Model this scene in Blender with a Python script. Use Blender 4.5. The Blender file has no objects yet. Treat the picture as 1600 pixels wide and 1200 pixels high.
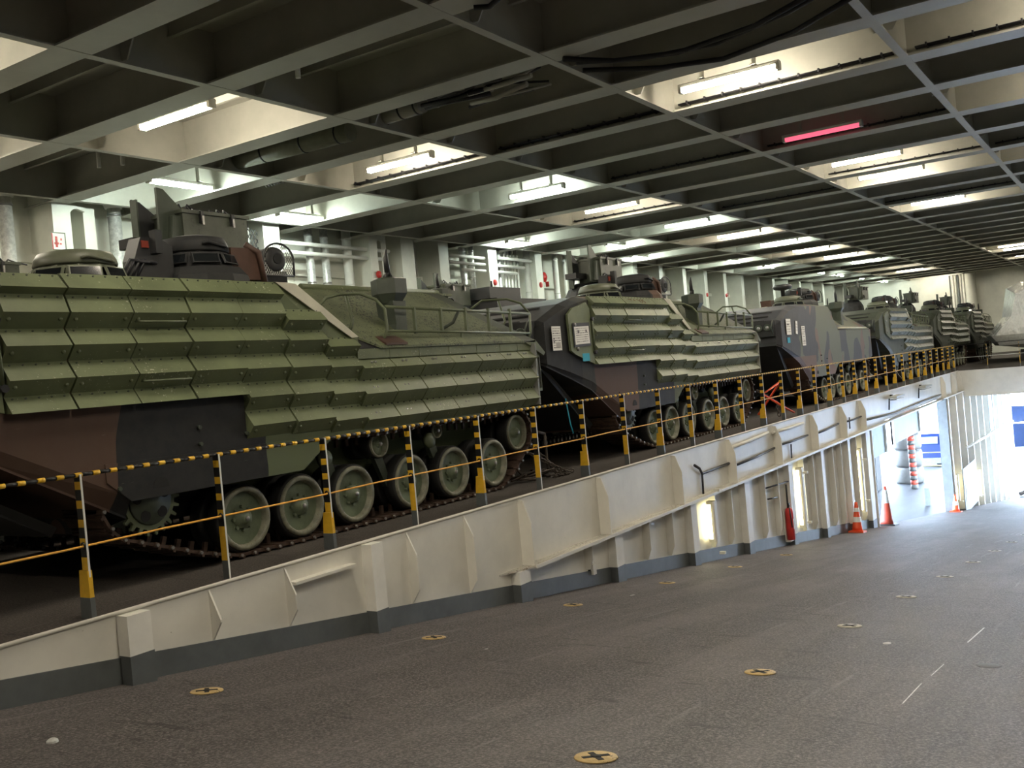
import bpy, math, random
from mathutils import Vector, Matrix
R_ = random.Random(7)
S = bpy.context.scene
COL = S.collection

# ------------------------------------------------------------------ camera, sky, exposure
DY, EYE, F = 6.1, 1.394, 1523.42
ROT = Matrix(((0.54131089, 0.05671925, -0.8389073), (-0.83590516, -0.07144489, -0.54420418), (-0.09080249, 0.99583059, 0.00873802)))
cam = bpy.data.objects.new('camera', bpy.data.cameras.new('camera'))
COL.objects.link(cam)
cam.data.sensor_width = 36.0
cam.data.lens = F / 1600 * 36
cam.data.clip_end = 600
cam.matrix_world = Matrix.Translation((0, -DY, EYE)) @ ROT.to_4x4()
S.camera = cam
world = bpy.data.worlds.new('sky'); S.world = world; world.use_nodes = True
bg = world.node_tree.nodes['Background']
bg.inputs[0].default_value = (0.60, 0.77, 1.0, 1); bg.inputs[1].default_value = 62.0
S.view_settings.view_transform = 'Standard'; S.view_settings.look = 'None'
S.view_settings.gamma = 1.0; S.view_settings.use_curve_mapping = False
S.view_settings.exposure = 0.15
LAMP = 165.0

def ray(px, py):
    return ROT @ Vector(((px - 800) / F, -(py - 600) / F, -1.0))
def at(px, py, y):                       # point where a sight line meets the upright plane at y
    d = ray(px, py); d = d * ((y + DY) / d.y)
    return Vector((d.x, y, d.z + EYE))
def atz(px, py, z):                      # ... the level plane at z
    d = ray(px, py); d = d * ((z - EYE) / d.z)
    return Vector((d.x, d.y - DY, z))
def rampz(x): return 0.0 if x < 0.33 else 0.043 - 0.13 * x
def onramp(px, py):
    d = ray(px, py); t = (0.043 - EYE) / (d.z + 0.13 * d.x); d = d * t
    return Vector((d.x, d.y - DY, d.z + EYE))

# ------------------------------------------------------------------ materials
def new_mat(name):
    m = bpy.data.materials.new(name); m.use_nodes = True
    nt = m.node_tree; b = nt.nodes['Principled BSDF']
    return m, nt, b
def ramp_node(nt, stops, const=False):
    r = nt.nodes.new('ShaderNodeValToRGB'); e = r.color_ramp.elements
    while len(e) > 1: e.remove(e[0])
    e[0].position, e[0].color = stops[0][0], (*stops[0][1], 1)
    for p, c in stops[1:]:
        q = e.new(p); q.color = (*c, 1)
    if const: r.color_ramp.interpolation = 'CONSTANT'
    return r
def noise(nt, coord, scale, detail=4, rough=.6, stretch=None):
    n = nt.nodes.new('ShaderNodeTexNoise'); n.inputs['Scale'].default_value = scale
    n.inputs['Detail'].default_value = detail; n.inputs['Roughness'].default_value = rough
    if stretch:
        mp = nt.nodes.new('ShaderNodeMapping'); mp.inputs['Scale'].default_value = stretch
        nt.links.new(coord, mp.inputs[0]); coord = mp.outputs[0]
    nt.links.new(coord, n.inputs[0]); return n.outputs['Fac']
def mix(nt, fac, a, b):
    m = nt.nodes.new('ShaderNodeMix'); m.data_type = 'RGBA'
    for i, v in ((6, a), (7, b)):
        if isinstance(v, tuple): m.inputs[i].default_value = (*v, 1)
        else: nt.links.new(v, m.inputs[i])
    if isinstance(fac, float): m.inputs[0].default_value = fac
    else: nt.links.new(fac, m.inputs[0])
    return m.outputs[2]
def gray(nt, fac, stops, const=False):
    r = ramp_node(nt, [(p, (v, v, v)) for p, v in stops], const); nt.links.new(fac, r.inputs[0]); return r.outputs[0]
def bump(nt, b, h, strength, dist=.01):
    n = nt.nodes.new('ShaderNodeBump'); n.inputs['Strength'].default_value = strength; n.inputs['Distance'].default_value = dist
    nt.links.new(h, n.inputs['Height']); nt.links.new(n.outputs[0], b.inputs['Normal'])
def paint(name, col, rough=.5, metal=0., var=.25, scale=3., chips=None, chip_at=.70, bumpy=0., stretch=None):
    m, nt, b = new_mat(name)
    tc = nt.nodes.new('ShaderNodeTexCoord').outputs['Object']
    f = noise(nt, tc, scale, 5, .65, stretch)
    lo = tuple(c * (1 - var) for c in col); hi = tuple(min(1, c * (1 + var * .6)) for c in col)
    c = mix(nt, gray(nt, f, [(.35, 0), (.68, 1)]), lo, hi)
    if chips:
        g = noise(nt, tc, 38, 3, .7)
        g2 = noise(nt, tc, 2.2, 2, .5)
        mm = nt.nodes.new('ShaderNodeMath'); mm.operation = 'MULTIPLY_ADD'
        nt.links.new(g2, mm.inputs[0]); mm.inputs[1].default_value = .35; nt.links.new(g, mm.inputs[2])
        c = mix(nt, gray(nt, mm.outputs[0], [(chip_at + .16, 0), (chip_at + .19, 1)]), c, chips)
    nt.links.new(c, b.inputs['Base Color'])
    b.inputs['Roughness'].default_value = rough; b.inputs['Metallic'].default_value = metal
    if bumpy: bump(nt, b, noise(nt, tc, 60, 4, .7), bumpy)
    return m
OL, BR, BK = (.105, .128, .068), (.088, .052, .038), (.016, .017, .019)
def camo_bands(name, stops, nz=1.1):
    """camouflage in wide uneven bands along the vehicle"""
    m, nt, b = new_mat(name)
    tc = nt.nodes.new('ShaderNodeTexCoord').outputs['Object']
    sp = nt.nodes.new('ShaderNodeSeparateXYZ'); nt.links.new(tc, sp.inputs[0])
    n = noise(nt, tc, .75, 2, .5)
    a = nt.nodes.new('ShaderNodeMath'); a.operation = 'MULTIPLY_ADD'
    nt.links.new(n, a.inputs[0]); a.inputs[1].default_value = nz * 2; nt.links.new(sp.outputs[0], a.inputs[2])
    d = nt.nodes.new('ShaderNodeMath'); d.operation = 'DIVIDE'; nt.links.new(a.outputs[0], d.inputs[0]); d.inputs[1].default_value = 11.0
    r = ramp_node(nt, [((p + nz) / 11.0, c) for p, c in stops], True); nt.links.new(d.outputs[0], r.inputs[0])
    f = noise(nt, tc, 5, 5, .7)
    c = mix(nt, gray(nt, f, [(.3, 0), (.75, .14)]), r.outputs[0], (.13, .12, .10))
    s = noise(nt, tc, 20, 3, .6, (.3, 1, 5))
    c = mix(nt, gray(nt, s, [(.71, 0), (.75, .5)]), c, (.2, .19, .17))
    nt.links.new(c, b.inputs['Base Color']); b.inputs['Roughness'].default_value = .6; b.inputs['Specular IOR Level'].default_value = .22
    return m
def camo_blobs(name, off):
    m, nt, b = new_mat(name)
    tc0 = nt.nodes.new('ShaderNodeTexCoord').outputs['Object']
    mp = nt.nodes.new('ShaderNodeMapping'); mp.inputs['Location'].default_value = off; nt.links.new(tc0, mp.inputs[0]); tc = mp.outputs[0]
    a = noise(nt, tc, .85, 2, .45, (1, 1, .8)); c2 = noise(nt, tc, 1.0, 2, .45, (1.2, 1, .7))
    c = mix(nt, gray(nt, a, [(.0, 0), (.50, 1)], True), (.115, .125, .082), (.040, .040, .050))
    c = mix(nt, gray(nt, c2, [(.0, 0), (.575, 1)], True), c, (.15, .085, .06))
    sp = nt.nodes.new('ShaderNodeSeparateXYZ'); nt.links.new(tc0, sp.inputs[0])
    ad = nt.nodes.new('ShaderNodeMath'); ad.operation = 'MULTIPLY_ADD'; nt.links.new(noise(nt, tc0, .9, 2, .5), ad.inputs[0]); ad.inputs[1].default_value = -3.0; nt.links.new(sp.outputs[0], ad.inputs[2])
    lz = nt.nodes.new('ShaderNodeMath'); lz.operation = 'LESS_THAN'; nt.links.new(sp.outputs[2], lz.inputs[0]); lz.inputs[1].default_value = 1.22
    lx = nt.nodes.new('ShaderNodeMath'); lx.operation = 'LESS_THAN'; nt.links.new(sp.outputs[0], lx.inputs[0]); lx.inputs[1].default_value = 2.6
    lm = nt.nodes.new('ShaderNodeMath'); lm.operation = 'MULTIPLY'; nt.links.new(lz.outputs[0], lm.inputs[0]); nt.links.new(lx.outputs[0], lm.inputs[1])
    c = mix(nt, gray(nt, ad.outputs[0], [(.0, 0), (.02, 1)], True), (.034, .034, .042), c)
    c = mix(nt, lm.outputs[0], c, (.13, .07, .05))
    c = mix(nt, gray(nt, noise(nt, tc, 6, 5, .7), [(.3, 0), (.8, .2)]), c, (.15, .15, .14))
    nt.links.new(c, b.inputs['Base Color']); b.inputs['Roughness'].default_value = .55
    return m
def emit(name, col, strength, body=(.9, .9, .9)):
    m, nt, b = new_mat(name)
    b.inputs['Base Color'].default_value = (*body, 1)
    b.inputs['Emission Color'].default_value = (*col, 1); b.inputs['Emission Strength'].default_value = strength
    return m

M = {}
M['panel'] = paint('armor_green', (.132, .156, .080), .5, var=.22, scale=2.5, chips=(.42, .42, .33), chip_at=.70)
M['panel_old'] = paint('armor_worn_green', (.085, .098, .066), .5, var=.3, scale=2.5, chips=(.22, .22, .19), chip_at=.66)
M['roof'] = paint('roof_green_chipped', (.125, .145, .075), .6, var=.3, scale=4, chips=(.02, .02, .015), chip_at=.60)
M['hull1'] = camo_bands('camouflage_brown_black_green', [(-1.1, OL), (0.5, BR), (2.25, BK), (3.7, OL)], .35)
M['hull2'] = camo_bands('camouflage_black_brown', [(-1.1, BK), (1.0, (.035, .034, .030)), (1.35, BR), (2.8, BK), (4.2, (.10, .12, .07))], .25)
M['hull3'] = camo_blobs('camouflage_blotched', (3.1, 0, 1.7))
M['hull_dark'] = paint('dark_hull_paint', (.024, .025, .026), .65, var=.3)
M['hull_green'] = paint('dull_green_paint', (.055, .064, .044), .55, var=.3)
M['cup_dark'] = camo_bands('cupola_black_brown', [(-1.1, BK), (4.05, BR)], .1)
M['cup_green'] = paint('cupola_green', (.11, .12, .08), .45, var=.25)
M['olive'] = paint('olive_steel', (.105, .125, .070), .5, var=.25)
M['box_green'] = paint('worn_dark_green_box', (.068, .078, .055), .45, var=.3, chips=(.03, .03, .025), chip_at=.66)
M['olive_dk'] = paint('dark_olive_steel', (.05, .062, .045), .5, var=.25)
M['rim'] = paint('wheel_rim_paint', (.20, .20, .145), .5, var=.4, scale=8, chips=(.10, .06, .04), chip_at=.64)
M['dish'] = paint('wheel_dish_paint', (.13, .16, .10), .5, var=.3, scale=6)
M['rubber'] = paint('black_rubber', (.018, .018, .018), .75, var=.3)
M['track'] = paint('rusty_track_steel', (.075, .045, .032), .65, metal=.3, var=.5, scale=12)
M['steel'] = paint('bare_steel', (.35, .34, .32), .35, metal=.9, var=.2, scale=10)
M['dark'] = paint('black_steel', (.020, .020, .021), .45, var=.2)
M['glass'] = paint('dark_vision_glass', (.01, .012, .014), .08, var=.1)
M['lens'] = paint('lamp_glass', (.5, .5, .48), .1, metal=.6, var=.1)
M['white'] = paint('white_ship_paint', (.76, .735, .665), .38, var=.09, scale=1.6, chips=(.45, .40, .33), chip_at=.74)
M['white_bright'] = paint('fresh_white_paint', (.86, .84, .78), .4, var=.08, scale=3)
M['white_dirty'] = paint('scuffed_white_paint', (.60, .57, .50), .5, var=.3, scale=5, chips=(.22, .17, .13), chip_at=.60, stretch=(.5, 3, 1))
M['whitewall'] = paint('pale_hold_wall_paint', (.70, .70, .62), .4, var=.10, scale=1.2)
M['ceil'] = paint('pale_deckhead_paint', (.44, .43, .375), .36, var=.12, scale=1.2)
M['base_gray'] = paint('gray_base_paint', (.115, .125, .125), .45, var=.2)
M['yellow'] = paint('yellow_tape', (.80, .47, .03), .4, var=.15, scale=8)
M['black'] = paint('black_tape', (.012, .012, .014), .4, var=.15, scale=8)
M['rope'] = paint('yellow_rope', (.85, .45, .07), .5, var=.15, scale=20)
M['foil'] = paint('aluminium_foil_wrap', (.85, .85, .82), .3, metal=.55, var=.25, scale=14, bumpy=.6)
M['pipe'] = paint('white_pipe_paint', (.72, .71, .66), .4, var=.1)
M['red'] = paint('red_paint', (.55, .03, .025), .4, var=.2)
M['orange'] = paint('orange_plastic', (.85, .10, .03), .4, var=.1)
M['orange_dk'] = paint('faded_red_plastic', (.50, .07, .04), .5, var=.2)
M['reflect'] = paint('reflective_band', (.80, .80, .78), .3, var=.1)
M['reflect_gray'] = paint('worn_gray_band', (.50, .52, .50), .4, var=.2, scale=12)
M['paper'] = paint('white_paper', (.80, .78, .74), .6, var=.05)
M['ink'] = paint('printed_ink', (.16, .15, .15), .6, var=.1)
M['ink_light'] = paint('faded_print', (.45, .42, .40), .6, var=.1)
M['ink_brown'] = paint('brown_stencil_paint', (.11, .060, .022), .6, var=.2, scale=20)
M['blue_tag'] = paint('cyan_tag', (.02, .36, .52), .5, var=.05)
M['wood'] = paint('cream_board', (.55, .53, .42), .6, var=.15)
M['brown_can'] = paint('brown_hull_paint', (.075, .038, .026), .55, var=.3)
M['canvas'] = paint('gray_green_canvas', (.27, .28, .21), .8, var=.2)
M['cable'] = paint('black_cable', (.015, .015, .02), .5, var=.1)
M['chain'] = paint('rusty_chain', (.06, .045, .035), .6, metal=.4, var=.4, scale=30)
M['socket'] = paint('pale_yellow_ring_paint', (.56, .40, .17), .55, var=.25, scale=20, chips=(.10, .07, .04), chip_at=.66)
M['socket_w'] = paint('pale_ring_paint', (.55, .52, .44), .55, var=.25, scale=20)
M['hole'] = paint('dark_recess', (.008, .008, .008), .8, var=.1)
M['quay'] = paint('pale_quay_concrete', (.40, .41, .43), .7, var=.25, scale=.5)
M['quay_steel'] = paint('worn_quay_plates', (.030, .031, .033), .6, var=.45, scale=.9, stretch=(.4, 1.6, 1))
M['blue'] = paint('blue_paint', (.004, .016, .085), .35, var=.2)
M['blue_ship'] = paint('blue_hull_paint', (.005, .014, .045), .4, var=.2)
M['pale_blue'] = paint('pale_blue_board', (.20, .27, .27), .5, var=.1)
M['board_gray'] = paint('gray_blue_board', (.10, .13, .15), .5, var=.1)
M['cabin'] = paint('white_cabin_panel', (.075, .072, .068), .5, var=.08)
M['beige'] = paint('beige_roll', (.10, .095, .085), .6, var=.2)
M['yellow_pale'] = paint('pale_yellow_steel', (.25, .22, .10), .5, var=.1)
M['plug'] = paint('worn_plug_steel', (.10, .10, .105), .7, var=.5, scale=9)
M['chalk'] = paint('white_floor_paint', (.62, .60, .58), .7, var=.3, scale=12)

def deck_mat(name, col, tracks):
    m, nt, b = new_mat(name)
    tc = nt.nodes.new('ShaderNodeTexCoord').outputs['Object']
    big = noise(nt, tc, .55, 5, .65)
    lane = noise(nt, tc, 1.0, 4, .6, (.09, 1.5, 1))
    grit = noise(nt, tc, 55, 3, .8)
    lo = tuple(c * .62 for c in col); hi = tuple(c * 1.35 for c in col)
    c = mix(nt, gray(nt, big, [(.35, 0), (.65, 1)]), lo, hi)
    c = mix(nt, gray(nt, lane, [(.42, .85), (.55, 0)]) if tracks else 0.0, c, tuple(v * .45 for v in col))
    c = mix(nt, gray(nt, grit, [(.45, 0), (.72, .9)]), c, tuple(min(1, v * 3.8) for v in col))
    scr = noise(nt, tc, 3.0, 4, .6, (.12, 3.5, 1))
    c = mix(nt, gray(nt, scr, [(.62, 0), (.68, .45)]), c, (.20, .19, .185))
    pat = noise(nt, tc, 2.4, 5, .75, (2.2, .5, 1))
    c = mix(nt, gray(nt, pat, [(.60, 0), (.65, .65)]), c, (.020, .018, .018))
    nt.links.new(c, b.inputs['Base Color'])
    b.inputs['Roughness'].default_value = .62
    bump(nt, b, noise(nt, tc, 85, 3, .8), .55, .012)
    return m
M['deck'] = deck_mat('nonskid_ramp_coating', (.072, .063, .061), True)
M['deck_up'] = deck_mat('nonskid_upper_deck_coating', (.050, .043, .038), False)
M['tube_warm'] = emit('warm_tube_glow', (1.0, .90, .72), LAMP)
M['tube_cold'] = emit('cool_tube_glow', (.86, 1.0, .90), LAMP)
M['tube_pink'] = emit('pink_tube_glow', (1.0, .13, .22), 1.1, (.5, .2, .25))
M['tube_yellow'] = emit('yellowish_tube_glow', (1.0, .92, .55), 8)
def shrink():
    m, nt, b = new_mat('white_shrink_wrap')
    tc = nt.nodes.new('ShaderNodeTexCoord').outputs['Object']
    b.inputs['Base Color'].default_value = (.80, .81, .80, 1); b.inputs['Roughness'].default_value = .18
    b.inputs['Coat Weight'].default_value = .8
    bump(nt, b, noise(nt, tc, 1.3, 4, .7, (1, 1, .35)), 1.0, .35)
    return m
M['wrap'] = shrink()
M['dull_red'] = paint('dull_red_glass', (.20, .035, .022), .4, var=.1)

# ------------------------------------------------------------------ mesh builder
class MB:
    def __init__(s): s.v, s.f, s.m, s.sm, s.mats = [], [], [], [], []
    def mi(s, m):
        m = M[m]
        if m not in s.mats: s.mats.append(m)
        return s.mats.index(m)
    def add(s, vs, fs, m, smooth=False):
        o = len(s.v); k = s.mi(m); s.v += [tuple(v) for v in vs]
        for f in fs: s.f.append(tuple(i + o for i in f)); s.m.append(k); s.sm.append(smooth)
        return s
    def box(s, x0, x1, y0, y1, z0, z1, m):
        return s.hexa([(x0, y0, z0), (x1, y0, z0), (x1, y1, z0), (x0, y1, z0), (x0, y0, z1), (x1, y0, z1), (x1, y1, z1), (x0, y1, z1)], m)
    def hexa(s, p, m):
        return s.add(p, [(3, 2, 1, 0), (4, 5, 6, 7), (0, 1, 5, 4), (1, 2, 6, 5), (2, 3, 7, 6), (3, 0, 4, 7)], m)
    def prism(s, pts, ax, a, b, m, smooth=False):
        n = len(pts)
        def p(u, w, c): return {'x': (c, u, w), 'y': (u, c, w), 'z': (u, w, c)}[ax]
        vs = [p(u, w, a) for u, w in pts] + [p(u, w, b) for u, w in pts]
        s.add(vs, [tuple(range(n))[::-1], tuple(range(n, 2 * n))], m)
        o = len(s.v) - 2 * n; k = s.mi(m)
        for i in range(n):
            j = (i + 1) % n; s.f.append((o + i, o + j, o + n + j, o + n + i)); s.m.append(k); s.sm.append(smooth)
        return s
    def loft(s, rings, m, closed=True, caps=True, smooth=False):
        n = len(rings[0]); vs = [p for r in rings for p in r]; fs = []
        for k in range(len(rings) - 1):
            for i in range(n if closed else n - 1):
                j = (i + 1) % n; fs.append((k * n + i, k * n + j, (k + 1) * n + j, (k + 1) * n + i))
        s.add(vs, fs, m, smooth)
        if caps:
            o = len(s.v) - len(vs); k = s.mi(m)
            s.f += [tuple(o + i for i in range(n))[::-1], tuple(o + len(vs) - n + i for i in range(n))]; s.m += [k, k]; s.sm += [False, False]
        return s
    def tube(s, pts, r, m, n=8, caps=True):
        pts = [Vector(p) for p in pts]; rings = []; up = None
        for i, p in enumerate(pts):
            d = (pts[min(i + 1, len(pts) - 1)] - pts[max(i - 1, 0)]).normalized()
            if up is None: up = Vector((0, 0, 1)) if abs(d.z) < .9 else Vector((1, 0, 0))
            a = d.cross(up).normalized(); up = a.cross(d).normalized()
            rr = r[i] if isinstance(r, (list, tuple)) else r
            rings.append([p + (a * math.cos(t) + up * math.sin(t)) * rr for t in [2 * math.pi * k / n for k in range(n)]])
        return s.loft(rings, m, True, caps, True)
    def cyl(s, a, b, r, m, n=16, r2=None): return s.tube([a, b], [r, r if r2 is None else r2], m, n)
    def lathe(s, c, prof, ax, m, n=24, smooth=True, cap=True):
        """prof: (radius, offset along ax)"""
        c = Vector(c); rings = []
        for r, h in prof:
            ring = []
            for k in range(n):
                t = 2 * math.pi * k / n; u, w = r * math.cos(t), r * math.sin(t)
                ring.append(c + Vector({'x': (h, u, w), 'y': (u, h, w), 'z': (u, w, h)}[ax]))
            rings.append(ring)
        return s.loft(rings, m, True, cap, smooth)
    def build(s, name, parent=None, loc=None):
        me = bpy.data.meshes.new(name); me.from_pydata(s.v, [], s.f)
        for m in s.mats: me.materials.append(m)
        me.polygons.foreach_set('material_index', s.m); me.polygons.foreach_set('use_smooth', s.sm)
        import bmesh
        bm = bmesh.new(); bm.from_mesh(me); bmesh.ops.recalc_face_normals(bm, faces=bm.faces); bm.to_mesh(me); bm.free()
        me.update()
        o = bpy.data.objects.new(name, me); COL.objects.link(o)
        if parent: o.parent = parent
        if loc: o.location = loc
        return o
def tag(o, label=None, cat=None, group=None, kind=None):
    for k, v in (('label', label), ('category', cat), ('group', group), ('kind', kind)):
        if v: o[k] = v
    return o
def empty(name, loc=(0, 0, 0), rz=0):
    o = bpy.data.objects.new(name, None); COL.objects.link(o); o.location = loc; o.rotation_euler.z = rz; o.empty_display_size = .3
    return o
def copy_tree(o, parent=None):
    c = o.copy(); COL.objects.link(c); c.parent = parent
    for ch in list(o.children): copy_tree(ch, c)
    return c
def struct(mb, name): return tag(mb.build(name), kind='structure')
ORD = 'first second third fourth fifth sixth seventh eighth ninth tenth eleventh twelfth thirteenth fourteenth fifteenth sixteenth seventeenth eighteenth nineteenth twentieth twenty-first twenty-second twenty-third twenty-fourth twenty-fifth twenty-sixth twenty-seventh twenty-eighth twenty-ninth thirtieth thirty-first thirty-second thirty-third thirty-fourth thirty-fifth thirty-sixth thirty-seventh thirty-eighth'.split()
def text_mesh(name, body, size, m, parent, mat4, ext=.001):
    cu = bpy.data.curves.new(name, 'FONT'); cu.body = body; cu.size = size; cu.extrude = ext
    t = bpy.data.objects.new(name, cu); COL.objects.link(t)
    me = bpy.data.meshes.new_from_object(t.evaluated_get(bpy.context.evaluated_depsgraph_get()))
    bpy.data.objects.remove(t); me.materials.clear(); me.materials.append(M[m])
    o = bpy.data.objects.new(name, me); COL.objects.link(o); o.parent = parent; o.matrix_local = mat4
    return o

# ------------------------------------------------------------------ room shell
YW, YR, XB, XF, ZC, ZB = 11.5, -11.0, -12.0, 71.5, 6.10, 5.394
GIRD = [-10.6, -7.1, -3.55, .05, 3.57, 7.05, 10.45]
BEAMS = [-11.5, -9.3, -7.1, -4.9, -2.7, -.5, 1.7, 4.1, 6.38, 8.43, 10.72, 12.7, 14.88, 16.95, 19.35, 21.5, 23.9, 26.1, 28.3, 30.5, 32.7, 34.9, 37.1, 39.3, 41.5, 43.8, 46.1, 48.4, 50.7, 53.0, 55.3, 57.6, 59.9, 62.2, 64.5, 66.8, 69.1]
struct(MB().hexa([(.33, YR, -.3), (54.3, YR, rampz(54.3) - .3), (54.3, 0, rampz(54.3) - .3), (.33, 0, -.3), (.33, YR, 0), (54.3, YR, rampz(54.3)), (54.3, 0, rampz(54.3)), (.33, 0, 0)], 'deck')
       .box(XB, .33, YR, 0, -.3, 0, 'deck'), 'floor')
struct(MB().box(XB, XF, 0, YW, -.16, 0, 'deck_up').box(41.03, XF, YR, 0, -.16, 0, 'deck_up'), 'floor_upper')
mb = MB().box(XB, XF, YR, YW + .4, ZC, ZC + .1, 'ceil')
for i in range(len(BEAMS) - 1):                       # light stiffeners running across each bay
    a, b = BEAMS[i], BEAMS[i + 1]
    for t in (.36, .70):
        x = a + (b - a) * t + .15
        mb.box(x - .012, x + .012, YR, YW, ZC - .22, ZC, 'ceil').box(x - .05, x + .012, YR, YW, ZC - .235, ZC - .22, 'ceil')
struct(mb, 'ceiling')
for x in BEAMS:
    mb = MB().box(x + .21, x + .23, YR, YW, ZB + .02, ZC, 'ceil').box(x, x + .44, YR, YW, ZB, ZB + .022, 'ceil')
    for y in GIRD[1:-1]:                              # tapered brackets where the cross beam meets each girder
        for s in (-1, 1):
            mb.prism([(y, ZC), (y + s * .55, ZC), (y + s * .12, ZB + .03), (y, ZB + .03)], 'x', x + .85, x + .87, 'ceil')
    struct(mb, 'ceiling_beam')
for y in GIRD:
    struct(MB().box(XB, XF, y - .01, y + .01, ZB + .02, ZC, 'ceil').box(XB, XF, y - .06, y + .06, ZB - .004, ZB + .02, 'ceil'), 'ceiling_girder')
struct(MB().box(XB, XF, YW, YW + .2, -.3, ZC, 'whitewall').box(XB, XF, YW - .14, YW, 4.35, 4.5, 'whitewall').box(XB, XF, YW - .10, YW, 3.0, 3.14, 'whitewall'), 'wall_left')
struct(MB().box(XF, XF + .2, YR, YW, -.3, ZC, 'whitewall'), 'wall_far')
struct(MB().box(XB - .2, XB, YR, YW, -.3, ZC, 'base_gray'), 'wall_back')
struct(MB().box(XB, 43, YR - .2, YR, -6.2, ZC, 'base_gray').box(43, XF, YR - .2, YR, -.3, ZC, 'whitewall'), 'wall_right')
# frames along the left wall; two carry a rounded lightening slot
def slotted(x0, x1):
    ya, yb = YW - .75, YW; w = x1 - x0
    mb = MB().box(x0, x0 + w * .39, ya, yb, 0, ZC, 'whitewall').box(x1 - w * .26, x1, ya + .1, yb, 0, ZC, 'whitewall')
    ztop = 5.33; pts = [(x0 + w * .39, ZC), (x1 - w * .26, ZC), (x1 - w * .26, ztop - .05)]
    for k in range(7):
        t = math.pi / 2 + math.pi / 2 * k / 6
        pts.append((x0 + w * .39 + .17 + .17 * math.cos(t), ztop - .17 + .17 * math.sin(t)))
    return mb.prism(pts, 'y', ya + .03, ya + .10, 'whitewall')
for x0, x1 in ((10.8, 11.75), (19.7, 20.5)): struct(slotted(x0, x1), 'wall_left_frame')
PILL = [(1.2, 1.8), (6.0, 6.5), (15.97, 16.5), (20.95, 21.55), (22.66, 23.15), (25.2, 25.7), (28.0, 28.45)] + [(30.5 + 2.5 * k, 30.9 + 2.5 * k) for k in range(16)]
for x0, x1 in PILL: struct(MB().box(x0, x1, YW - .8, YW, 0, ZC, 'whitewall').box(x1 - .03, x1, YW - .8, YW - .3, 0, ZC, 'whitewall'), 'wall_left_frame')

# coaming and wall along the ramp
def wallpoly(mb, x0, x1, ztop, y0, y1, m, zb=None):
    return mb.hexa([(x0, y0, (rampz(x0) if zb is None else zb) - .1), (x1, y0, (rampz(x1) if zb is None else zb) - .1), (x1, y1, (rampz(x1) if zb is None else zb) - .1), (x0, y1, (rampz(x0) if zb is None else zb) - .1),
                    (x0, y0, ztop), (x1, y0, ztop), (x1, y1, ztop), (x0, y1, ztop)], m)
mb = MB(); wallpoly(mb, .35, 25.9, -.002, -.03, .0, 'white'); mb.box(25.9, 36.2, -.03, 0, -.76, -.002, 'white'); mb.box(36.2, 41, -.03, 0, -.76, -.002, 'white')
wallpoly(mb, 36.2, 54.3, -.76, -.03, 0, 'white')
mb.tube([(-.2, -.03, .004), (41, -.03, .004)], .016, 'white', 8)
struct(mb, 'wall_ramp')
mb = MB()
for x0, x1 in ((2.1, 25.9), (36.2, 54.3)):
    mb.hexa([(x0, -.045, rampz(x0) - .05), (x1, -.045, rampz(x1) - .05), (x1, -.03, rampz(x1) - .05), (x0, -.03, rampz(x0) - .05), (x0, -.045, min(-.05, rampz(x0) + .22)), (x1, -.045, rampz(x1) + .22), (x1, -.03, rampz(x1) + .22), (x0, -.03, min(-.05, rampz(x0) + .22))], 'base_gray')
struct(mb, 'baseboard_ramp')
FZ, FD = -.765, .20
struct(MB().prism([(8.75, -.03), (9.25, -FD), (41.0, -FD), (41.0, -.03)], 'z', FZ - .02, FZ, 'white_dirty').box(9.25, 41, -FD - .012, -FD, FZ - .035, FZ + .006, 'white'), 'trim_flange')
def colbox(x0, x1, ztop):
    mb = MB(); m_ = rampz((x0 + x1) / 2)
    return mb.box(x0, x1, -.15, -.03, m_ + .21, ztop, 'white_bright').box(x0 - .003, x1 + .003, -.154, -.03, m_ - .06, m_ + .21, 'base_gray')
for x0, x1 in ((4.08, 4.27), (6.60, 6.76)): struct(colbox(x0, x1, -.012), 'trim_column')
def rib_full(x, dep=.14, cut=.10):                    # upright plate rib with clipped corners
    zb = rampz(x) + .23
    return MB().prism([(-.03, -.02), (-dep, -.02 - cut * 2.2), (-dep, zb + cut), (-.03, zb - .05)], 'x', x - .008, x + .008, 'white')
for x in (4.88, 5.66, 7.25, 8.2): struct(rib_full(x), 'trim_rib')
BRX = [9.25, 11.15, 13.55, 15.85, 18.35, 20.85, 23.25, 25.15, 37.0, 39.2, 40.6]
for x in BRX:
    struct(MB().prism([(-.03, -.02), (-.10, -.03), (-FD + .01, -.28), (-FD + .01, FZ + .002), (-.03, FZ + .002)], 'x', x - .01, x + .01, 'white'), 'trim_bracket')
COLS = [(8.98, 9.2), (11.3, 11.52), (13.85, 14.07), (16.25, 16.5), (18.75, 19.0), (21.05, 21.25), (23.3, 23.5), (25.1, 25.5)]
for x0, x1 in COLS: struct(colbox(x0, x1, FZ - .02), 'trim_column')
for a, b in zip(COLS[:-1], COLS[1:]):
    for t in (.36, .70):
        x = a[1] + (b[0] - a[1]) * t
        if x < 10.6: continue
        zb = rampz(x) + .22
        struct(MB().prism([(-.03, FZ - .02), (-.15, FZ - .02), (-.15, zb + .14), (-.09, zb), (-.03, zb)], 'x', x - .008, x + .008, 'white'), 'trim_rib')
x = 36.2; k = 0
while x < 54.3:
    deep = .34 if k % 2 == 0 else .2
    z = rampz(x)
    struct(MB().prism([(-.03, FZ - .02), (-deep, FZ - .02), (-deep, z + .05), (-.03, z)], 'x', x - .02, x + .02, 'white').box(x - .05, x + .07, -deep - .015, -deep, z + .05, FZ - .02, 'white'), 'trim_rib')
    x += .82; k += 1
struct(MB().box(36.0, 36.2, -.30, 0, rampz(36.1), FZ, 'base_gray'), 'trim_jamb')
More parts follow.
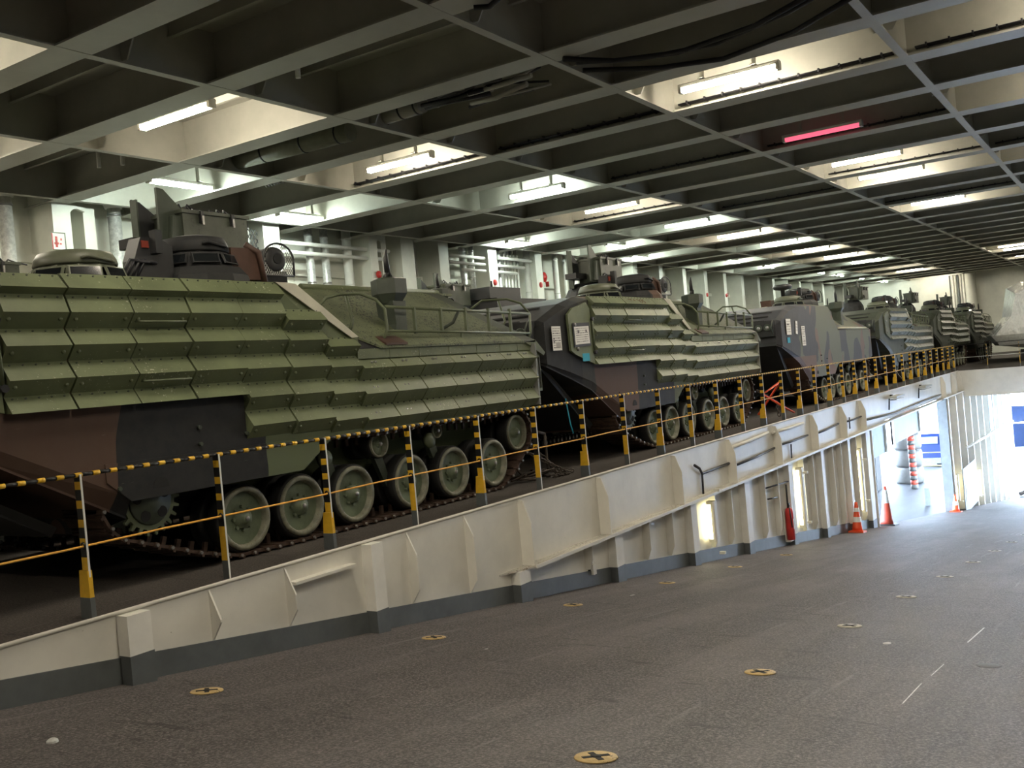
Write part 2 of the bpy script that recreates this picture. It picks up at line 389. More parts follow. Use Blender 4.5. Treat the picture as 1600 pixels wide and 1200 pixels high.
struct(MB().box(25.86, 25.92, -.12, 0, rampz(26), FZ, 'white'), 'trim_jamb')
struct(MB().box(41.0, 41.35, YR, -.02, -.98, 0, 'white').box(40.9, 41.45, YR, -.02, -1.0, -.98, 'white'), 'trim_crossbeam')
# short pipes across the far ribs, boards and lamps there
mb = MB(); zc = -2.9
tag(MB().tube([(38.6, -.42, -2.75), (53.8, -.42, -3.1)], .05, 'pipe', 8).build('wall_pipe'), 'thin white pipe running level across the far ribs right of the doorway', 'pipe')

# ------------------------------------------------------------------ lamps
def lamp(name, m, L=1.55, vertical=False):
    """a ship's tube light; long axis along local y, hung by two brackets"""
    e = empty(name)
    MB().prism([(-.06, .0), (.06, .0), (.07, .04), (.05, .06), (-.05, .06), (-.07, .04)], 'y', -L / 2, L / 2, 'white').build('housing', e)
    pts = [(-.062, 0), (-.058, -.04), (-.035, -.066), (.035, -.066), (.058, -.04), (.062, 0)]
    MB().prism(pts, 'y', -L / 2 + .05, L / 2 - .05, m).build('diffuser', e)
    for s in (-1, 1):
        MB().box(-.064, .064, s * L / 2 - .05 if s > 0 else -L / 2, s * L / 2 if s > 0 else -L / 2 + .05, -.068, .05, 'white').build('end_cap', e)
        if not vertical:
            MB().box(-.012, .012, s * .4 - .03, s * .4 + .03, .07, ZC - 5.494, 'ceil').box(-.10, .10, s * .4 - .04, s * .4 + .04, .07, .085, 'ceil').build('hanger', e)
        else:
            MB().box(-.03, .03, s * .5 - .02, s * .5 + .02, .07, .16, 'white').build('hanger', e)
    return e
proto = {'warm': lamp('ceiling_light', 'tube_warm'), 'cold': lamp('ceiling_light', 'tube_cold', 1.45)}
used = set()
def put_lamp(kind, x, y, label, along_x=False, group='ceiling tube lights'):
    o = proto[kind] if kind not in used else copy_tree(proto[kind]); used.add(kind)
    o.location = (x, y, 5.494); o.rotation_euler.z = math.pi / 2 if along_x else 0
    tag(o, label, 'ceiling light', group); return o
for i, x in enumerate((9.2, 14.15, 19.0, 22.7, 27.65, 32.15, 36.5, 40.8, 45.55, 50.5, 55.6, 61.4, 69.5)):
    put_lamp('cold' if i in (2, 4, 6, 9) else 'warm', x, 5.1, f'lit {"cool" if i in (2,4,6,9) else "warm"} white tube light, {ORD[i]} from the camera in the row above the vehicles')
for i, x in enumerate((14.08, 22.68, 25.2, 31.75, 53.2, 55.4, 60.9)):
    put_lamp('warm', x, -1.25, f'lit tube light, {ORD[i]} from the camera of the white ones above the guard rail')
for i, (x, y) in enumerate(((12.05, 8.6), (16.4, 9.9), (25.8, 9.9), (30.05, 8.7), (34.4, 9.9), (41.1, 8.6), (46.3, 8.7), (54.2, 8.4), (58.3, 8.4), (63.3, 8.4), (69.7, 8.3))):
    put_lamp('cold', x, y, f'lit cool tube light near the left wall, {ORD[i]} from the camera', True, 'tube lights along the left wall')
for i, (x, y) in enumerate(((-4.2, 5.1), (7.0, 9.0), (-4.2, -1.25), (5.1, -8.6), (-5.0, -8.6), (.0, 5.1), (-.2, -1.25), (4.6, -1.25), (4.6, -5.3), (-.2, -5.3), (4.6, 5.2))):  # unseen lamps: rows continued, plus ramp side ones added to brighten the wall
    o = put_lamp('warm', x, y, f'lit unseen tube light behind or above the camera, {ORD[i]} one', i == 1)
for i, x in enumerate((-30, 14.0, 18.3, 25.2, 32.15, 39, 45, 51, 57, 63)):  # unseen lamps: nearer ones follow lit bays, far ones added to brighten the boat
    if x < 0: continue
    put_lamp('warm', x, -6.3 if i < 5 else -5.2, f'lit unseen tube light over the ramp beyond the right edge of view, {ORD[i]} one')
pk = lamp('ceiling_light', 'tube_pink', 1.5); pk.location = (19.05, -1.27, 5.494)
tag(pk, 'glowing pink tube light in the dark bay above the guard rail', 'ceiling light')
wl = None
for i, (px, py0, py1, dx) in enumerate(((1111, 783, 846, 0), (1250, 730, 824, 0), (1343, 700, 800, 0))):
    a, b = at(px - 2, py0, -.14), at(px + 5, py1, -.14)
    L = abs(a.z - b.z)
    o = lamp('wall_light', 'tube_yellow', L, True)
    o.location = ((a.x + b.x) / 2, -.16, (a.z + b.z) / 2)
    o.rotation_euler = (math.pi / 2, 0, 0)
    tag(o, ('short glowing yellowish tube light between ribs under the deck edge', 'tall glowing tube light right of the red fire extinguisher', 'tall glowing tube light behind the small striped cone')[i], 'wall light', 'upright tube lights on the ramp wall')
for i, (px, py0, py1) in enumerate(((1496, 742, 785), (1530, 735, 778), (1573, 730, 775))):
    a, b = at(px, py0, -.3), at(px + 3, py1, -.3)
    o = lamp('wall_light', 'tube_yellow', abs(a.z - b.z), True); o.location = ((a.x + b.x) / 2 + .35, -.22, (a.z + b.z) / 2); o.rotation_euler = (math.pi / 2, 0, 0)
    tag(o, ('nearest', 'middle', 'farthest')[i] + ' glowing tube light between the far ribs right of the doorway', 'wall light', 'upright tube lights on the ramp wall')

# ------------------------------------------------------------------ amphibious vehicles
W = 3.27; YC = W / 2
HULL = [  # x, hb, zb, hs, zs, zt, hr, zr
    (0.0, 1.50, 1.52, 1.52, 1.55, 1.98, 1.45, 2.02), (.10, 1.60, 1.46, 1.62, 1.50, 2.06, 1.50, 2.10), (.7, 1.6, 1.28, 1.635, 1.36, 2.27, 1.5, 2.33),
    (1.3, 1.6, 1.08, 1.635, 1.20, 2.38, 1.42, 2.45), (2.30, 1.55, .55, 1.635, .72, 2.41, 1.4, 2.48), (2.31, 1.05, .42, 1.635, .96, 2.41, 1.4, 2.48),
    (4.02, 1.05, .40, 1.635, .96, 2.41, 1.4, 2.48), (4.85, 1.05, .40, 1.635, .96, 1.79, .78, 2.47), (7.6, 1.05, .40, 1.635, .96, 1.79, .78, 2.44), (8.2, 1.05, .45, 1.635, .96, 1.79, .95, 2.10), (8.42, 1.05, 1.0, 1.635, 1.02, 1.79, 1.2, 1.84)]
WX = [3.52, 4.22, 4.96, 5.88, 6.66, 7.48]
SPX, SPZ, IDX, IDZ = 2.42, .66, 8.10, .66
def hull_mesh(m):
    rings = []
    for x, hb, zb, hs, zs, zt, hr, zr in HULL:
        half = [(hb, zb), (hb, zs if hb < 1.2 else zb + .02), (hs, zs), (hs, zt), (hr, zr)]
        ring = [(x, YC - h, z) for h, z in half] + [(x, YC + h, z) for h, z in reversed(half)]
        rings.append(ring)
    return MB().loft(rings, m)
def panel(x0, x1, ztop, ridges, zend, m, j=0., slant=0., bolts=True):
    """one column of the folded applique armour: light upper and steep lower faces"""
    yv, yr = -.008 + j, -.108 + j
    pts = [(yv + .01, ztop)] if ztop else []
    for i, z in enumerate(ridges):
        pts.append((yr, z))
        nxt = ridges[i + 1] if i + 1 < len(ridges) else zend
        if i + 1 < len(ridges): pts.append((yv - .035, z - .045) if z > 2.3 else (yv, z - (z - nxt) * .46))
    last = ridges[-1]
    if zend < last - .17: pts += [(yv, last - .11), (yr + .01, zend)]
    else: pts.append((yv - .0, zend))
    back = .03 + j
    loop = pts + [(back, pts[-1][1] + .01), (back, pts[0][1])]
    mb = MB().prism(loop, 'x', x0 + .008, x1 - .008, m)
    if bolts:
        n = 5 if x1 - x0 > .4 else 4
        for a, b in zip(pts[:-1], pts[1:]):
            up = b[0] < a[0] - .03; dn = b[0] > a[0] + .03
            if up and a[1] - b[1] > .07:
                for k in range(n):
                    x = x0 + (x1 - x0) * (k + .6) / (n + .2); t = .16
                    y, z = a[0] + (b[0] - a[0]) * t, a[1] + (b[1] - a[1]) * t
                    mb.cyl((x, y + .004, z), (x, y - .006, z + .004), .0075, 'olive_dk', 6)
            if dn and a[1] - b[1] > .07:
                for x in (x0 + .06, x1 - .06):
                    t = .42; y, z = a[0] + (b[0] - a[0]) * t, a[1] + (b[1] - a[1]) * t
                    mb.lathe((x, y + .002, z), [(.017, 0), (.014, -.012), (.003, -.015)], 'y', m, 8)
    return mb
RA = [2.33, 2.15, 1.91, 1.67]
def armor(root, m, det=True, number=None):
    fx = [1.36, 1.87, 2.41, 2.95, 3.51]
    P = []
    for i in range(4):
        P.append(panel(fx[i], fx[i + 1], 2.45 if i else 2.44, RA, 1.44, m, R_.uniform(-.006, .006), bolts=det).build('armor_panel', root))
    P.append(panel(3.51, 4.04, 2.45, [2.33, 2.15, 1.91, 1.66, 1.41, 1.16], 1.05, m, .008, bolts=det).build('armor_panel', root))
    P.append(panel(4.04, 4.56, 2.20, [2.09, 1.90, 1.65, 1.40, 1.15], 1.04, m, -.004, bolts=det).build('armor_panel', root))
    P.append(panel(4.56, 5.02, 1.93, [1.83, 1.63, 1.37, 1.11], 1.0, m, .006, bolts=det).build('armor_panel', root))
    xs = [5.02, 5.52, 6.02, 6.57, 7.12, 7.62, 8.02, 8.36]
    for a, b in zip(xs[:-1], xs[1:]):
        mb = MB().box(a + .004, b - .004, -.03, .02, 1.70, 1.80, m)
        q = panel(a, b, 1.71, [1.60, 1.34, 1.08], .985, m, R_.uniform(-.004, .004), bolts=False)
        o = len(mb.v); mb.v += q.v; mb.f += [tuple(i + o for i in f) for f in q.f]; mb.m += q.m; mb.sm += q.sm
        if det:
            for z in (1.66, 1.40, 1.14):
                for dx in (-.03, .03): mb.lathe(((a + b) / 2 + dx - .05, -.055, z), [(.016, 0), (.012, -.012), (.002, -.014)], 'y', 'lens', 7)
            for z in (1.47, 1.21):
                for k in range(5): mb.cyl((a + (k + .5) * (b - a) / 5, -.035, z + .01), (a + (k + .5) * (b - a) / 5, -.045, z + .01), .008, 'hole', 6)
        mb.build('armor_panel', root)
    # flat front armour plate with hinge bar
    fp = MB().prism([(.66, 2.16), (.80, 2.25), (1.22, 2.34), (1.31, 2.25), (1.345, 1.45), (.80, 1.60), (.68, 1.66)], 'y', -.045, -.01, m)
    fp.build('front_armor_plate', root)
    MB().tube([(1.33, -.06, 2.10), (1.345, -.06, 1.62)], .014, 'olive', 8).cyl((1.33, -.02, 2.10), (1.33, -.085, 2.10), .03, 'dark', 8).cyl((1.345, -.02, 1.62), (1.345, -.085, 1.62), .03, 'dark', 8).build('hinge_bar', root)
    for x, z in ((.82, 2.02), (.86, 1.68)): MB().lathe((x, -.045, z), [(.03, 0), (.026, -.02), (.006, -.026)], 'y', 'steel', 10).build('bolt', root)
    # diagonal gusset closing the step down from tall to low panels, with a bare bright edge strip
    MB().prism([(4.02, 2.44), (4.22, 2.36), (5.08, 1.93), (5.10, 1.80), (4.02, 1.80)], 'y', .005, .03, m).build('gusset_plate', root)
    MB().hexa([(4.00, -.02, 2.45), (4.26, -.02, 2.44), (4.32, .12, 2.47), (4.04, .12, 2.47), (4.96, -.03, 1.915), (5.06, -.03, 1.925), (5.10, .08, 1.95), (5.0, .08, 1.945)], 'wood').build('edge_strip', root)
    for z in (2.075, 1.605):                          # grab handles on the third column
        MB().tube([(2.46, -.045, z + .01), (2.47, -.10, z + .005), (2.90, -.10, z + .005), (2.91, -.045, z + .01)], .010, 'olive', 6).build('grab_handle', root)
    if number:
        d = Vector((0, -.080, -.12)).normalized()
        mt = Matrix(((1, 0, 0, 2.62), (0, -d.y, -(-d.z), -.083), (0, -d.z, -(d.y) * 0 + .55, 2.345), (0, 0, 0, 1)))
        up = Vector((0, .08, .115)).normalized(); nn = Vector((1, 0, 0)).cross(up)
        mt = Matrix(((1, up.x, nn.x, 2.60), (0, up.y, nn.y, -.089), (0, up.z, nn.z, 2.342), (0, 0, 0, 1)))
        text_mesh('number', number, .125, 'ink_brown', root, mt @ Matrix.Scale(1.65, 4, (1, 0, 0)), .002)
def road_wheel(root, x, z, y, r, name='road_wheel', bolts=True):
    w = empty(name, (x, y, z)); w.parent = root
    k = r / .305
    MB().lathe((0, 0, 0), [(.27 * k, 0), (.300 * k, .012), (.305 * k, .03), (.305 * k, .15), (.29 * k, .16), (.2 * k, .16)], 'y', 'rubber', 28, cap=False).build('tire', w)
    MB().lathe((0, 0, 0), [(.285 * k, .006), (.282 * k, -.010), (.250 * k, -.016), (.238 * k, .0), (.232 * k, .055), (.215 * k, .07)], 'y', 'rim', 28, cap=False).build('rim', w)
    MB().lathe((0, 0, 0), [(.234 * k, .05), (.2 * k, .078), (.12 * k, .06), (.09 * k, .052), (.085 * k, .01), (.05 * k, .005), (.045 * k, -.02), (.012, -.024)], 'y', 'dish', 24).build('dish', w)
    if r > .3 and bolts:
        for i in range(8):
            t = i * math.pi / 4; MB().cyl((.105 * math.cos(t), .065, .105 * math.sin(t)), (.105 * math.cos(t), .022, .105 * math.sin(t)), .015, 'dish', 6).build('bolt', w)
    MB().lathe((0, 0, 0), [(.022, -.02), (.022, -.032), (.004, -.033)], 'y', 'steel', 10).build('hub', w)
    w2 = MB().lathe((0, 0, 0), [(.2 * k, .24), (.30 * k, .24), (.305 * k, .25), (.305 * k, .38), (.29 * k, .39), (.1, .39)], 'y', 'rubber', 20); w2.build('inner_tire', w)
    return w
def track_path():
    pts = []
    def arc(cx, cz, r, a0, a1, n):
        for k in range(n + 1):
            t = math.radians(a0 + (a1 - a0) * k / n); pts.append((cx + r * math.cos(t), cz + r * math.sin(t)))
    arc(SPX, SPZ, .30, 100, 255, 8)
    pts.append((3.0, .14)); pts.append((3.42, .035)); 
    for x in WX[1:]: pts.append((x, .03))
    pts.append((7.62, .035)); pts.append((7.95, .20))
    arc(IDX + .0, IDZ, .28, -35, 85, 7)
    pts += [(7.2, .90), (6.4, .93), (5.4, .91), (4.4, .94), (3.4, .92), (2.9, .95)]
    return pts
def track(root, y0, name='track'):
    pts = track_path(); pts.append(pts[0]); L = [0]
    for a, b in zip(pts[:-1], pts[1:]): L.append(L[-1] + math.dist(a, b))
    n = int(L[-1] / .148); mb = MB(); 
    for i in range(n):
        s = (i + .5) * L[-1] / n
        k = max(j for j in range(len(L)) if L[j] <= s); t = (s - L[k]) / (L[k + 1] - L[k])
        a, b = pts[k], pts[k + 1]; x, z = a[0] + (b[0] - a[0]) * t, a[1] + (b[1] - a[1]) * t
        dx, dz = (b[0] - a[0]) / math.dist(a, b), (b[1] - a[1]) / math.dist(a, b)
        nx, nz = dz, -dx                              # outward
        def q(u, v, y): return (x + dx * u + nx * v, y, z + dz * u + nz * v)
        def bx(u0, u1, v0, v1, ya, yb, m): mb.hexa([q(u0, v0, ya), q(u1, v0, ya), q(u1, v0, yb), q(u0, v0, yb), q(u0, v1, ya), q(u1, v1, ya), q(u1, v1, yb), q(u0, v1, yb)], m)
        bx(-.062, .062, -.012, .012, y0, y0 + .52, 'track'); bx(-.045, -.02, .012, .03, y0, y0 + .52, 'track')
        bx(.055, .09, -.02, .018, y0 - .02, y0 + .05, 'track')
        bx(-.02, .02, -.012, -.10, y0 + .20, y0 + .23, 'track')
        mb.cyl(q(.072, 0, y0 - .035), q(.072, 0, y0 - .01), .014, 'steel', 6)
    mb.build(name, root)
def sprocket(root):
    w = empty('drive_sprocket', (SPX + .12, .10, SPZ)); w.parent = root
    pts = []
    for i in range(22):
        t = 2 * math.pi * i / 22
        for d, r in ((-.07, .235), (-.035, .285), (.035, .285), (.07, .235)): pts.append((r * math.cos(t + d), r * math.sin(t + d)))
    MB().prism(pts, 'y', 0, .03, 'olive').build('toothed_ring', w); MB().prism(pts, 'y', .42, .45, 'olive').build('toothed_ring', w)
    mb = MB().lathe((0, 0, 0), [(.20, -.004), (.19, -.02), (.10, -.03), (.06, -.06), (.01, -.06)], 'y', 'olive_dk', 20)
    for i in range(5):
        t = 2 * math.pi * i / 5 + .4; mb.cyl((.135 * math.cos(t), -.028, .135 * math.sin(t)), (.135 * math.cos(t), -.032, .135 * math.sin(t)), .045, 'hole', 14)
    mb.build('hub', w)
def cupola(root, cx, cy, z0, r, h, m, name='cupola', hatch=True):
    c = empty(name, (cx, cy, z0)); c.parent = root
    MB().lathe((0, 0, 0), [(r * 1.18, -.06), (r * 1.10, .03), (r, .13), (r * .97, .15)], 'z', m, 12, smooth=False).build('vision_ring', c)
    for i in range(8):
        t = math.radians(45 * i + 112.5 - 180)
        d = Vector((math.cos(t), math.sin(t), 0)); s = Vector((-d.y, d.x, 0)); p = d * (r * 1.085) + Vector((0, 0, .075))
        u = Vector((-d.x * .35, -d.y * .35, .94))
        a = .13 if r > .4 else .11
        vs = [p + d * dd + s * (ss * a) + u * uu for dd in (-.04, .018) for ss, uu in ((-1, -.038), (1, -.038), (1, .038), (-1, .038))]
        MB().add(vs, [(0, 1, 2, 3), (4, 5, 6, 7), (0, 1, 5, 4), (1, 2, 6, 5), (2, 3, 7, 6), (3, 0, 4, 7)], 'glass').build('vision_block', c)
        vs2 = [p + d * (.0) + s * (ss * (a + .018)) + u * uu for ss, uu in ((-1, -.055), (1, -.055), (1, .055), (-1, .055))] + [p + d * (.017) + s * (ss * (a + .010)) + u * uu for ss, uu in ((-1, -.047), (1, -.047), (1, .047), (-1, .047))]
        MB().add(vs2, [(0, 1, 2, 3), (4, 5, 6, 7), (0, 1, 5, 4), (1, 2, 6, 5), (2, 3, 7, 6), (3, 0, 4, 7)], m).build('block_frame', c)
    if hatch:
        hd = MB().lathe((0, 0, 0), [(r * 1.0, .145), (r * 1.02, .16), (r * .99, h * .72), (r * .90, h * .9), (r * .6, h * .98), (.02, h)], 'z', m, 28).build('hatch', c)
        MB().tube([(-.14, -r * .93, h * .66), (-.10, -r * 1.03, h * .70), (.10, -r * 1.03, h * .60), (.14, -r * .95, h * .58)], .014, m, 6).build('hatch_handle', hd)
    return c
def station(root, ox=0., oy=-.56, clutter=False):
    """the weapon station: two tall shield fins, an ammunition box with lid and latches, a mount"""
    g = empty('weapon_station', (ox, oy, 0)); g.parent = root
    MB().lathe((4.35, 2.35, 2.48), [(.42, 0), (.40, .22), (.33, .36), (.22, .46)], 'z', 'hull_dark', 16, smooth=False).build('mount_ring', g)
    b = MB().box(4.14, 4.98, 1.9, 2.35, 2.93, 3.33, 'box_green').build('ammunition_box', g)
    MB().box(4.12, 5.0, 1.88, 2.37, 3.33, 3.365, 'box_green').build('lid', b)
    for x in (4.36, 4.76): MB().box(x - .02, x + .02, 1.862, 1.9, 3.24, 3.36, 'dark').box(x - .012, x + .012, 1.85, 1.865, 3.22, 3.31, 'steel').build('latch', b)
    MB().tube([(4.28 + .10 * math.cos(t), 1.89, 2.97 + .10 * math.sin(t)) for t in [math.pi * k / 8 for k in range(9)]], .014, 'dark', 6).build('handle_loop', b)
    MB().prism([(3.93, 2.95), (4.20, 2.95), (4.24, 3.30), (4.20, 3.40), (4.01, 3.57), (3.93, 3.58)], 'y', 2.0, 2.03, 'olive_dk').build('shield_fin', g)
    MB().prism([(4.0, 2.95), (4.12, 2.95), (4.16, 3.30), (4.05, 3.30)], 'y', 1.93, 2.0, 'olive_dk').build('shield_bracket', g)
    MB().prism([(3.97, 2.85), (4.10, 2.85), (4.14, 3.02), (4.42, 3.14), (4.46, 3.24), (4.06, 3.52), (3.97, 3.54)], 'y', 2.45, 2.48, 'hull_dark').box(3.965, 3.985, 2.38, 2.48, 2.85, 3.53, 'olive_dk').build('shield_fin', g)
    MB().box(3.75, 4.45, 2.2, 2.42, 3.0, 3.10, 'dark').build('gun_cradle', g)
    mb = MB()
    for k in range(9):
        a = R_.uniform(4.15, 4.95); mb.tube([(a, 2.1 + R_.uniform(-.1, .1), 3.365), (a + .06, 2.12, 3.42 + R_.uniform(0, .05)), (a + R_.uniform(.1, .25), 2.15, 3.40), (a + .3, 2.1, 3.37)], .011, 'cable', 5)
    mb.build('cable_bundle', g)
    if clutter:
        MB().lathe((3.82, 2.25, 3.2), [(.12, -.2), (.22, -.12), (.12, -.02), (.20, .04), (.10, .2), (.02, .24)], 'z', 'canvas', 9, smooth=False).build('sight_cover', g)
    return g
def ladder(root):
    mb = MB(); y = -.02
    mb.tube([(4.92, .35, 2.27), (5.02, .33, 2.36), (5.20, .30, 2.40), (5.42, .22, 2.40), (5.55, .12, 2.33), (5.60, .05, 2.22), (5.59, .03, 2.0), (5.54, .06, 1.88)], .017, 'olive', 8)
    mb.tube([(5.28, .29, 2.40), (5.27, .22, 2.12), (5.2, .20, 2.02)], .017, 'olive', 8)
    mb.tube([(5.60, .05, 2.245), (8.52, .05, 2.18)], .017, 'olive', 8)
    mb.tube([(5.58, .03, 1.985), (8.44, .03, 1.925)], .014, 'olive', 8)
    for k in range(1, 6): x = 5.6 + k * .485; mb.box(x - .014, x + .014, .025, .06, 1.95, 2.24, 'olive')
    mb.tube([(8.52, .05, 2.18), (8.47, .03, 1.93), (8.40, .03, 1.84)], .016, 'olive', 8)
    mb.tube([(8.52, .05, 2.18), (8.48, .15, 2.33), (8.38, .3, 2.40), (8.1, .5, 2.40), (7.95, .58, 2.30)], .015, 'olive', 8)
    mb.tube([(8.30, .38, 2.40), (8.30, .30, 2.10), (8.2, .30, 2.02)], .015, 'olive', 8)
    mb.tube([(6.95, .05, 1.96), (6.93, .04, 1.86), (6.88, -.02, 1.83)], .015, 'olive', 8)
    mb.tube([(6.93, .05, 2.2), (6.9, .12, 2.08), (6.75, .22, 1.99), (6.55, .25, 2.02)], .02, 'olive_dk', 8)
    mb.build('boarding_rail', root)
    MB().hexa([(5.45, -.06, 1.83), (5.8, -.06, 1.83), (5.8, .12, 1.93), (5.45, .12, 1.93), (5.45, -.06, 1.85), (5.8, -.06, 1.85), (5.8, .12, 1.95), (5.45, .12, 1.95)], 'brown_can').build('rail_foot', root)
def mooring(root, x, y, z, k=1.):
    p = empty('mooring_post', (x, y, z)); p.parent = root
    MB().prism([(-.14 * k, -.3), (.1 * k, -.3), (.12 * k, .24 * k), (-.10 * k, .24 * k), (-.07 * k, -.02)], 'y', -.12 * k, .12 * k, 'olive_dk').build('stem', p)
    MB().lathe((0, 0, .22 * k), [(.13 * k, 0), (.20 * k, .10 * k), (.20 * k, .26 * k), (.15 * k, .28 * k)], 'z', 'olive_dk', 6, smooth=False).build('head', p)
    MB().tube([(-.06 * k, 0, .48 * k), (0, 0, .58 * k), (.06 * k, 0, .48 * k)], .03 * k, 'dark', 6).tube([(0, 0, .56 * k), (-.01, 0, .72 * k), (.01, 0, .82 * k)], [.035 * k, .03 * k, .01], 'dark', 6).build('swivel', p)
def drum(root, full=True, dx=0.):
    d = empty('exhaust_drum', (4.34 + dx, .30, 2.72)); d.parent = root; d.rotation_euler.z = -.12
    MB().lathe((0, 0, 0), [(.10, .55), (.125, .50), (.125, .02), (.12, .0)], 'y', 'hull_dark', 24).build('drum_body', d)
    MB().lathe((0, 0, 0), [(.118, -.002), (.105, -.006), (.055, -.035), (.045, -.02)], 'y', 'dark', 24).cyl((0, -.02, 0), (0, -.038, 0), .045, 'hole', 20).build('cone', d)
    def arc(r, n=12): return [(r * math.cos(math.pi * k / n), r * math.sin(math.pi * k / n)) for k in range(n + 1)]
    fo = [(.20, -.16)] + [(x * 1.15 + .03, z) for x, z in arc(.155)] + [(-.15, -.16)]
    MB().tube([(x, -.01, z) for x, z in fo] + [(.20, -.01, -.16)], .011, 'dark', 6).build('guard_frame', d)
    MB().box(-.48, -.16, .02, .35, -.2, .10, 'brown_can').tube([(-.14, .0, -.25), (-.19, .0, .06), (-.30, .05, .14)], .03, 'brown_can', 8).build('drum_bracket', d)
    MB().box(-.16, .20, .1, .5, -.30, -.10, 'hull_dark').build('drum_base', d)
    if full:
        mb = MB(); step = .026
        def inside(x, z): return z > -.158 and (((x - .03) / 1.15) ** 2 + max(0, z) ** 2) < .153 ** 2 and -.145 < x < .20 and x * x + z * z > .118 ** 2
        for s_ in (-1, 1):
            for k in range(-24, 25):
                run = []
                for t in range(-16, 17):
                    z = t * .011; x = k * step + s_ * z * .6 + .03
                    if inside(x, z): run.append((x, -.01, z))
                    else:
                        if len(run) > 1: mb.tube(run, .0032, 'lens', 4, False)
                        run = []
                if len(run) > 1: mb.tube(run, .0032, 'lens', 4, False)
        mb.build('mesh_guard', d)
def notice(root, x, z, w, h, y=-.015, tilt=0., lines=6, pouch=False, blocks=(), name='notice_sheet'):
    o = MB().box(-w / 2, w / 2, 0, .003, -h / 2, h / 2, 'paper')
    rr = random.Random(int(x * 1000))
    for i in range(lines):
        zz = h / 2 - h * (i + 1) / (lines + 1.2)
        a = -w * .42; 
        while a < w * .36:
            b = min(w * .42, a + rr.uniform(.06, .25) * w)
            o.box(a, b, -.001, 0, zz - h * .02, zz + h * .02, 'ink_light' if rr.random() < .6 else 'ink'); a = b + .03 * w
    for (bx0, bx1, bz0, bz1, m) in blocks: o.box(bx0 * w, bx1 * w, -.0015, 0, bz0 * h, bz1 * h, m)
    p = o.build(name, root, (x, y, z)); p.rotation_euler.y = tilt
    if pouch: MB().box(-w / 2 - .035, w / 2 + .035, .003, .01, -h / 2 - .035, h / 2 + .05, 'cable').build('sleeve', p)
    return p
def headlights(root):
    for yy in (.36, W - .36):
        h = empty('headlight_cluster', (-.06, yy, 1.93)); h.parent = root
        MB().box(-.05, .10, -.24, .24, -.20, .15, 'dark').build('recess', h)
        for s in (-.11, .09):
            MB().lathe((-.05, s, -.0), [(.075, .02), (.08, -.03), (.07, -.035)], 'x', 'olive_dk', 16).build('lamp_rim', h)
            MB().lathe((-.055, s, -.0), [(.068, 0), (.055, -.025), (.01, -.04)], 'x', 'lens', 16).build('lamp_lens', h)
        MB().tube([(-.08, -.24, -.18), (-.16, -.22, .0), (-.08, -.24, .16)], .012, 'olive_dk', 6).tube([(-.08, .24, -.18), (-.16, .22, .0), (-.08, .24, .16)], .012, 'olive_dk', 6).build('lamp_guard', h)
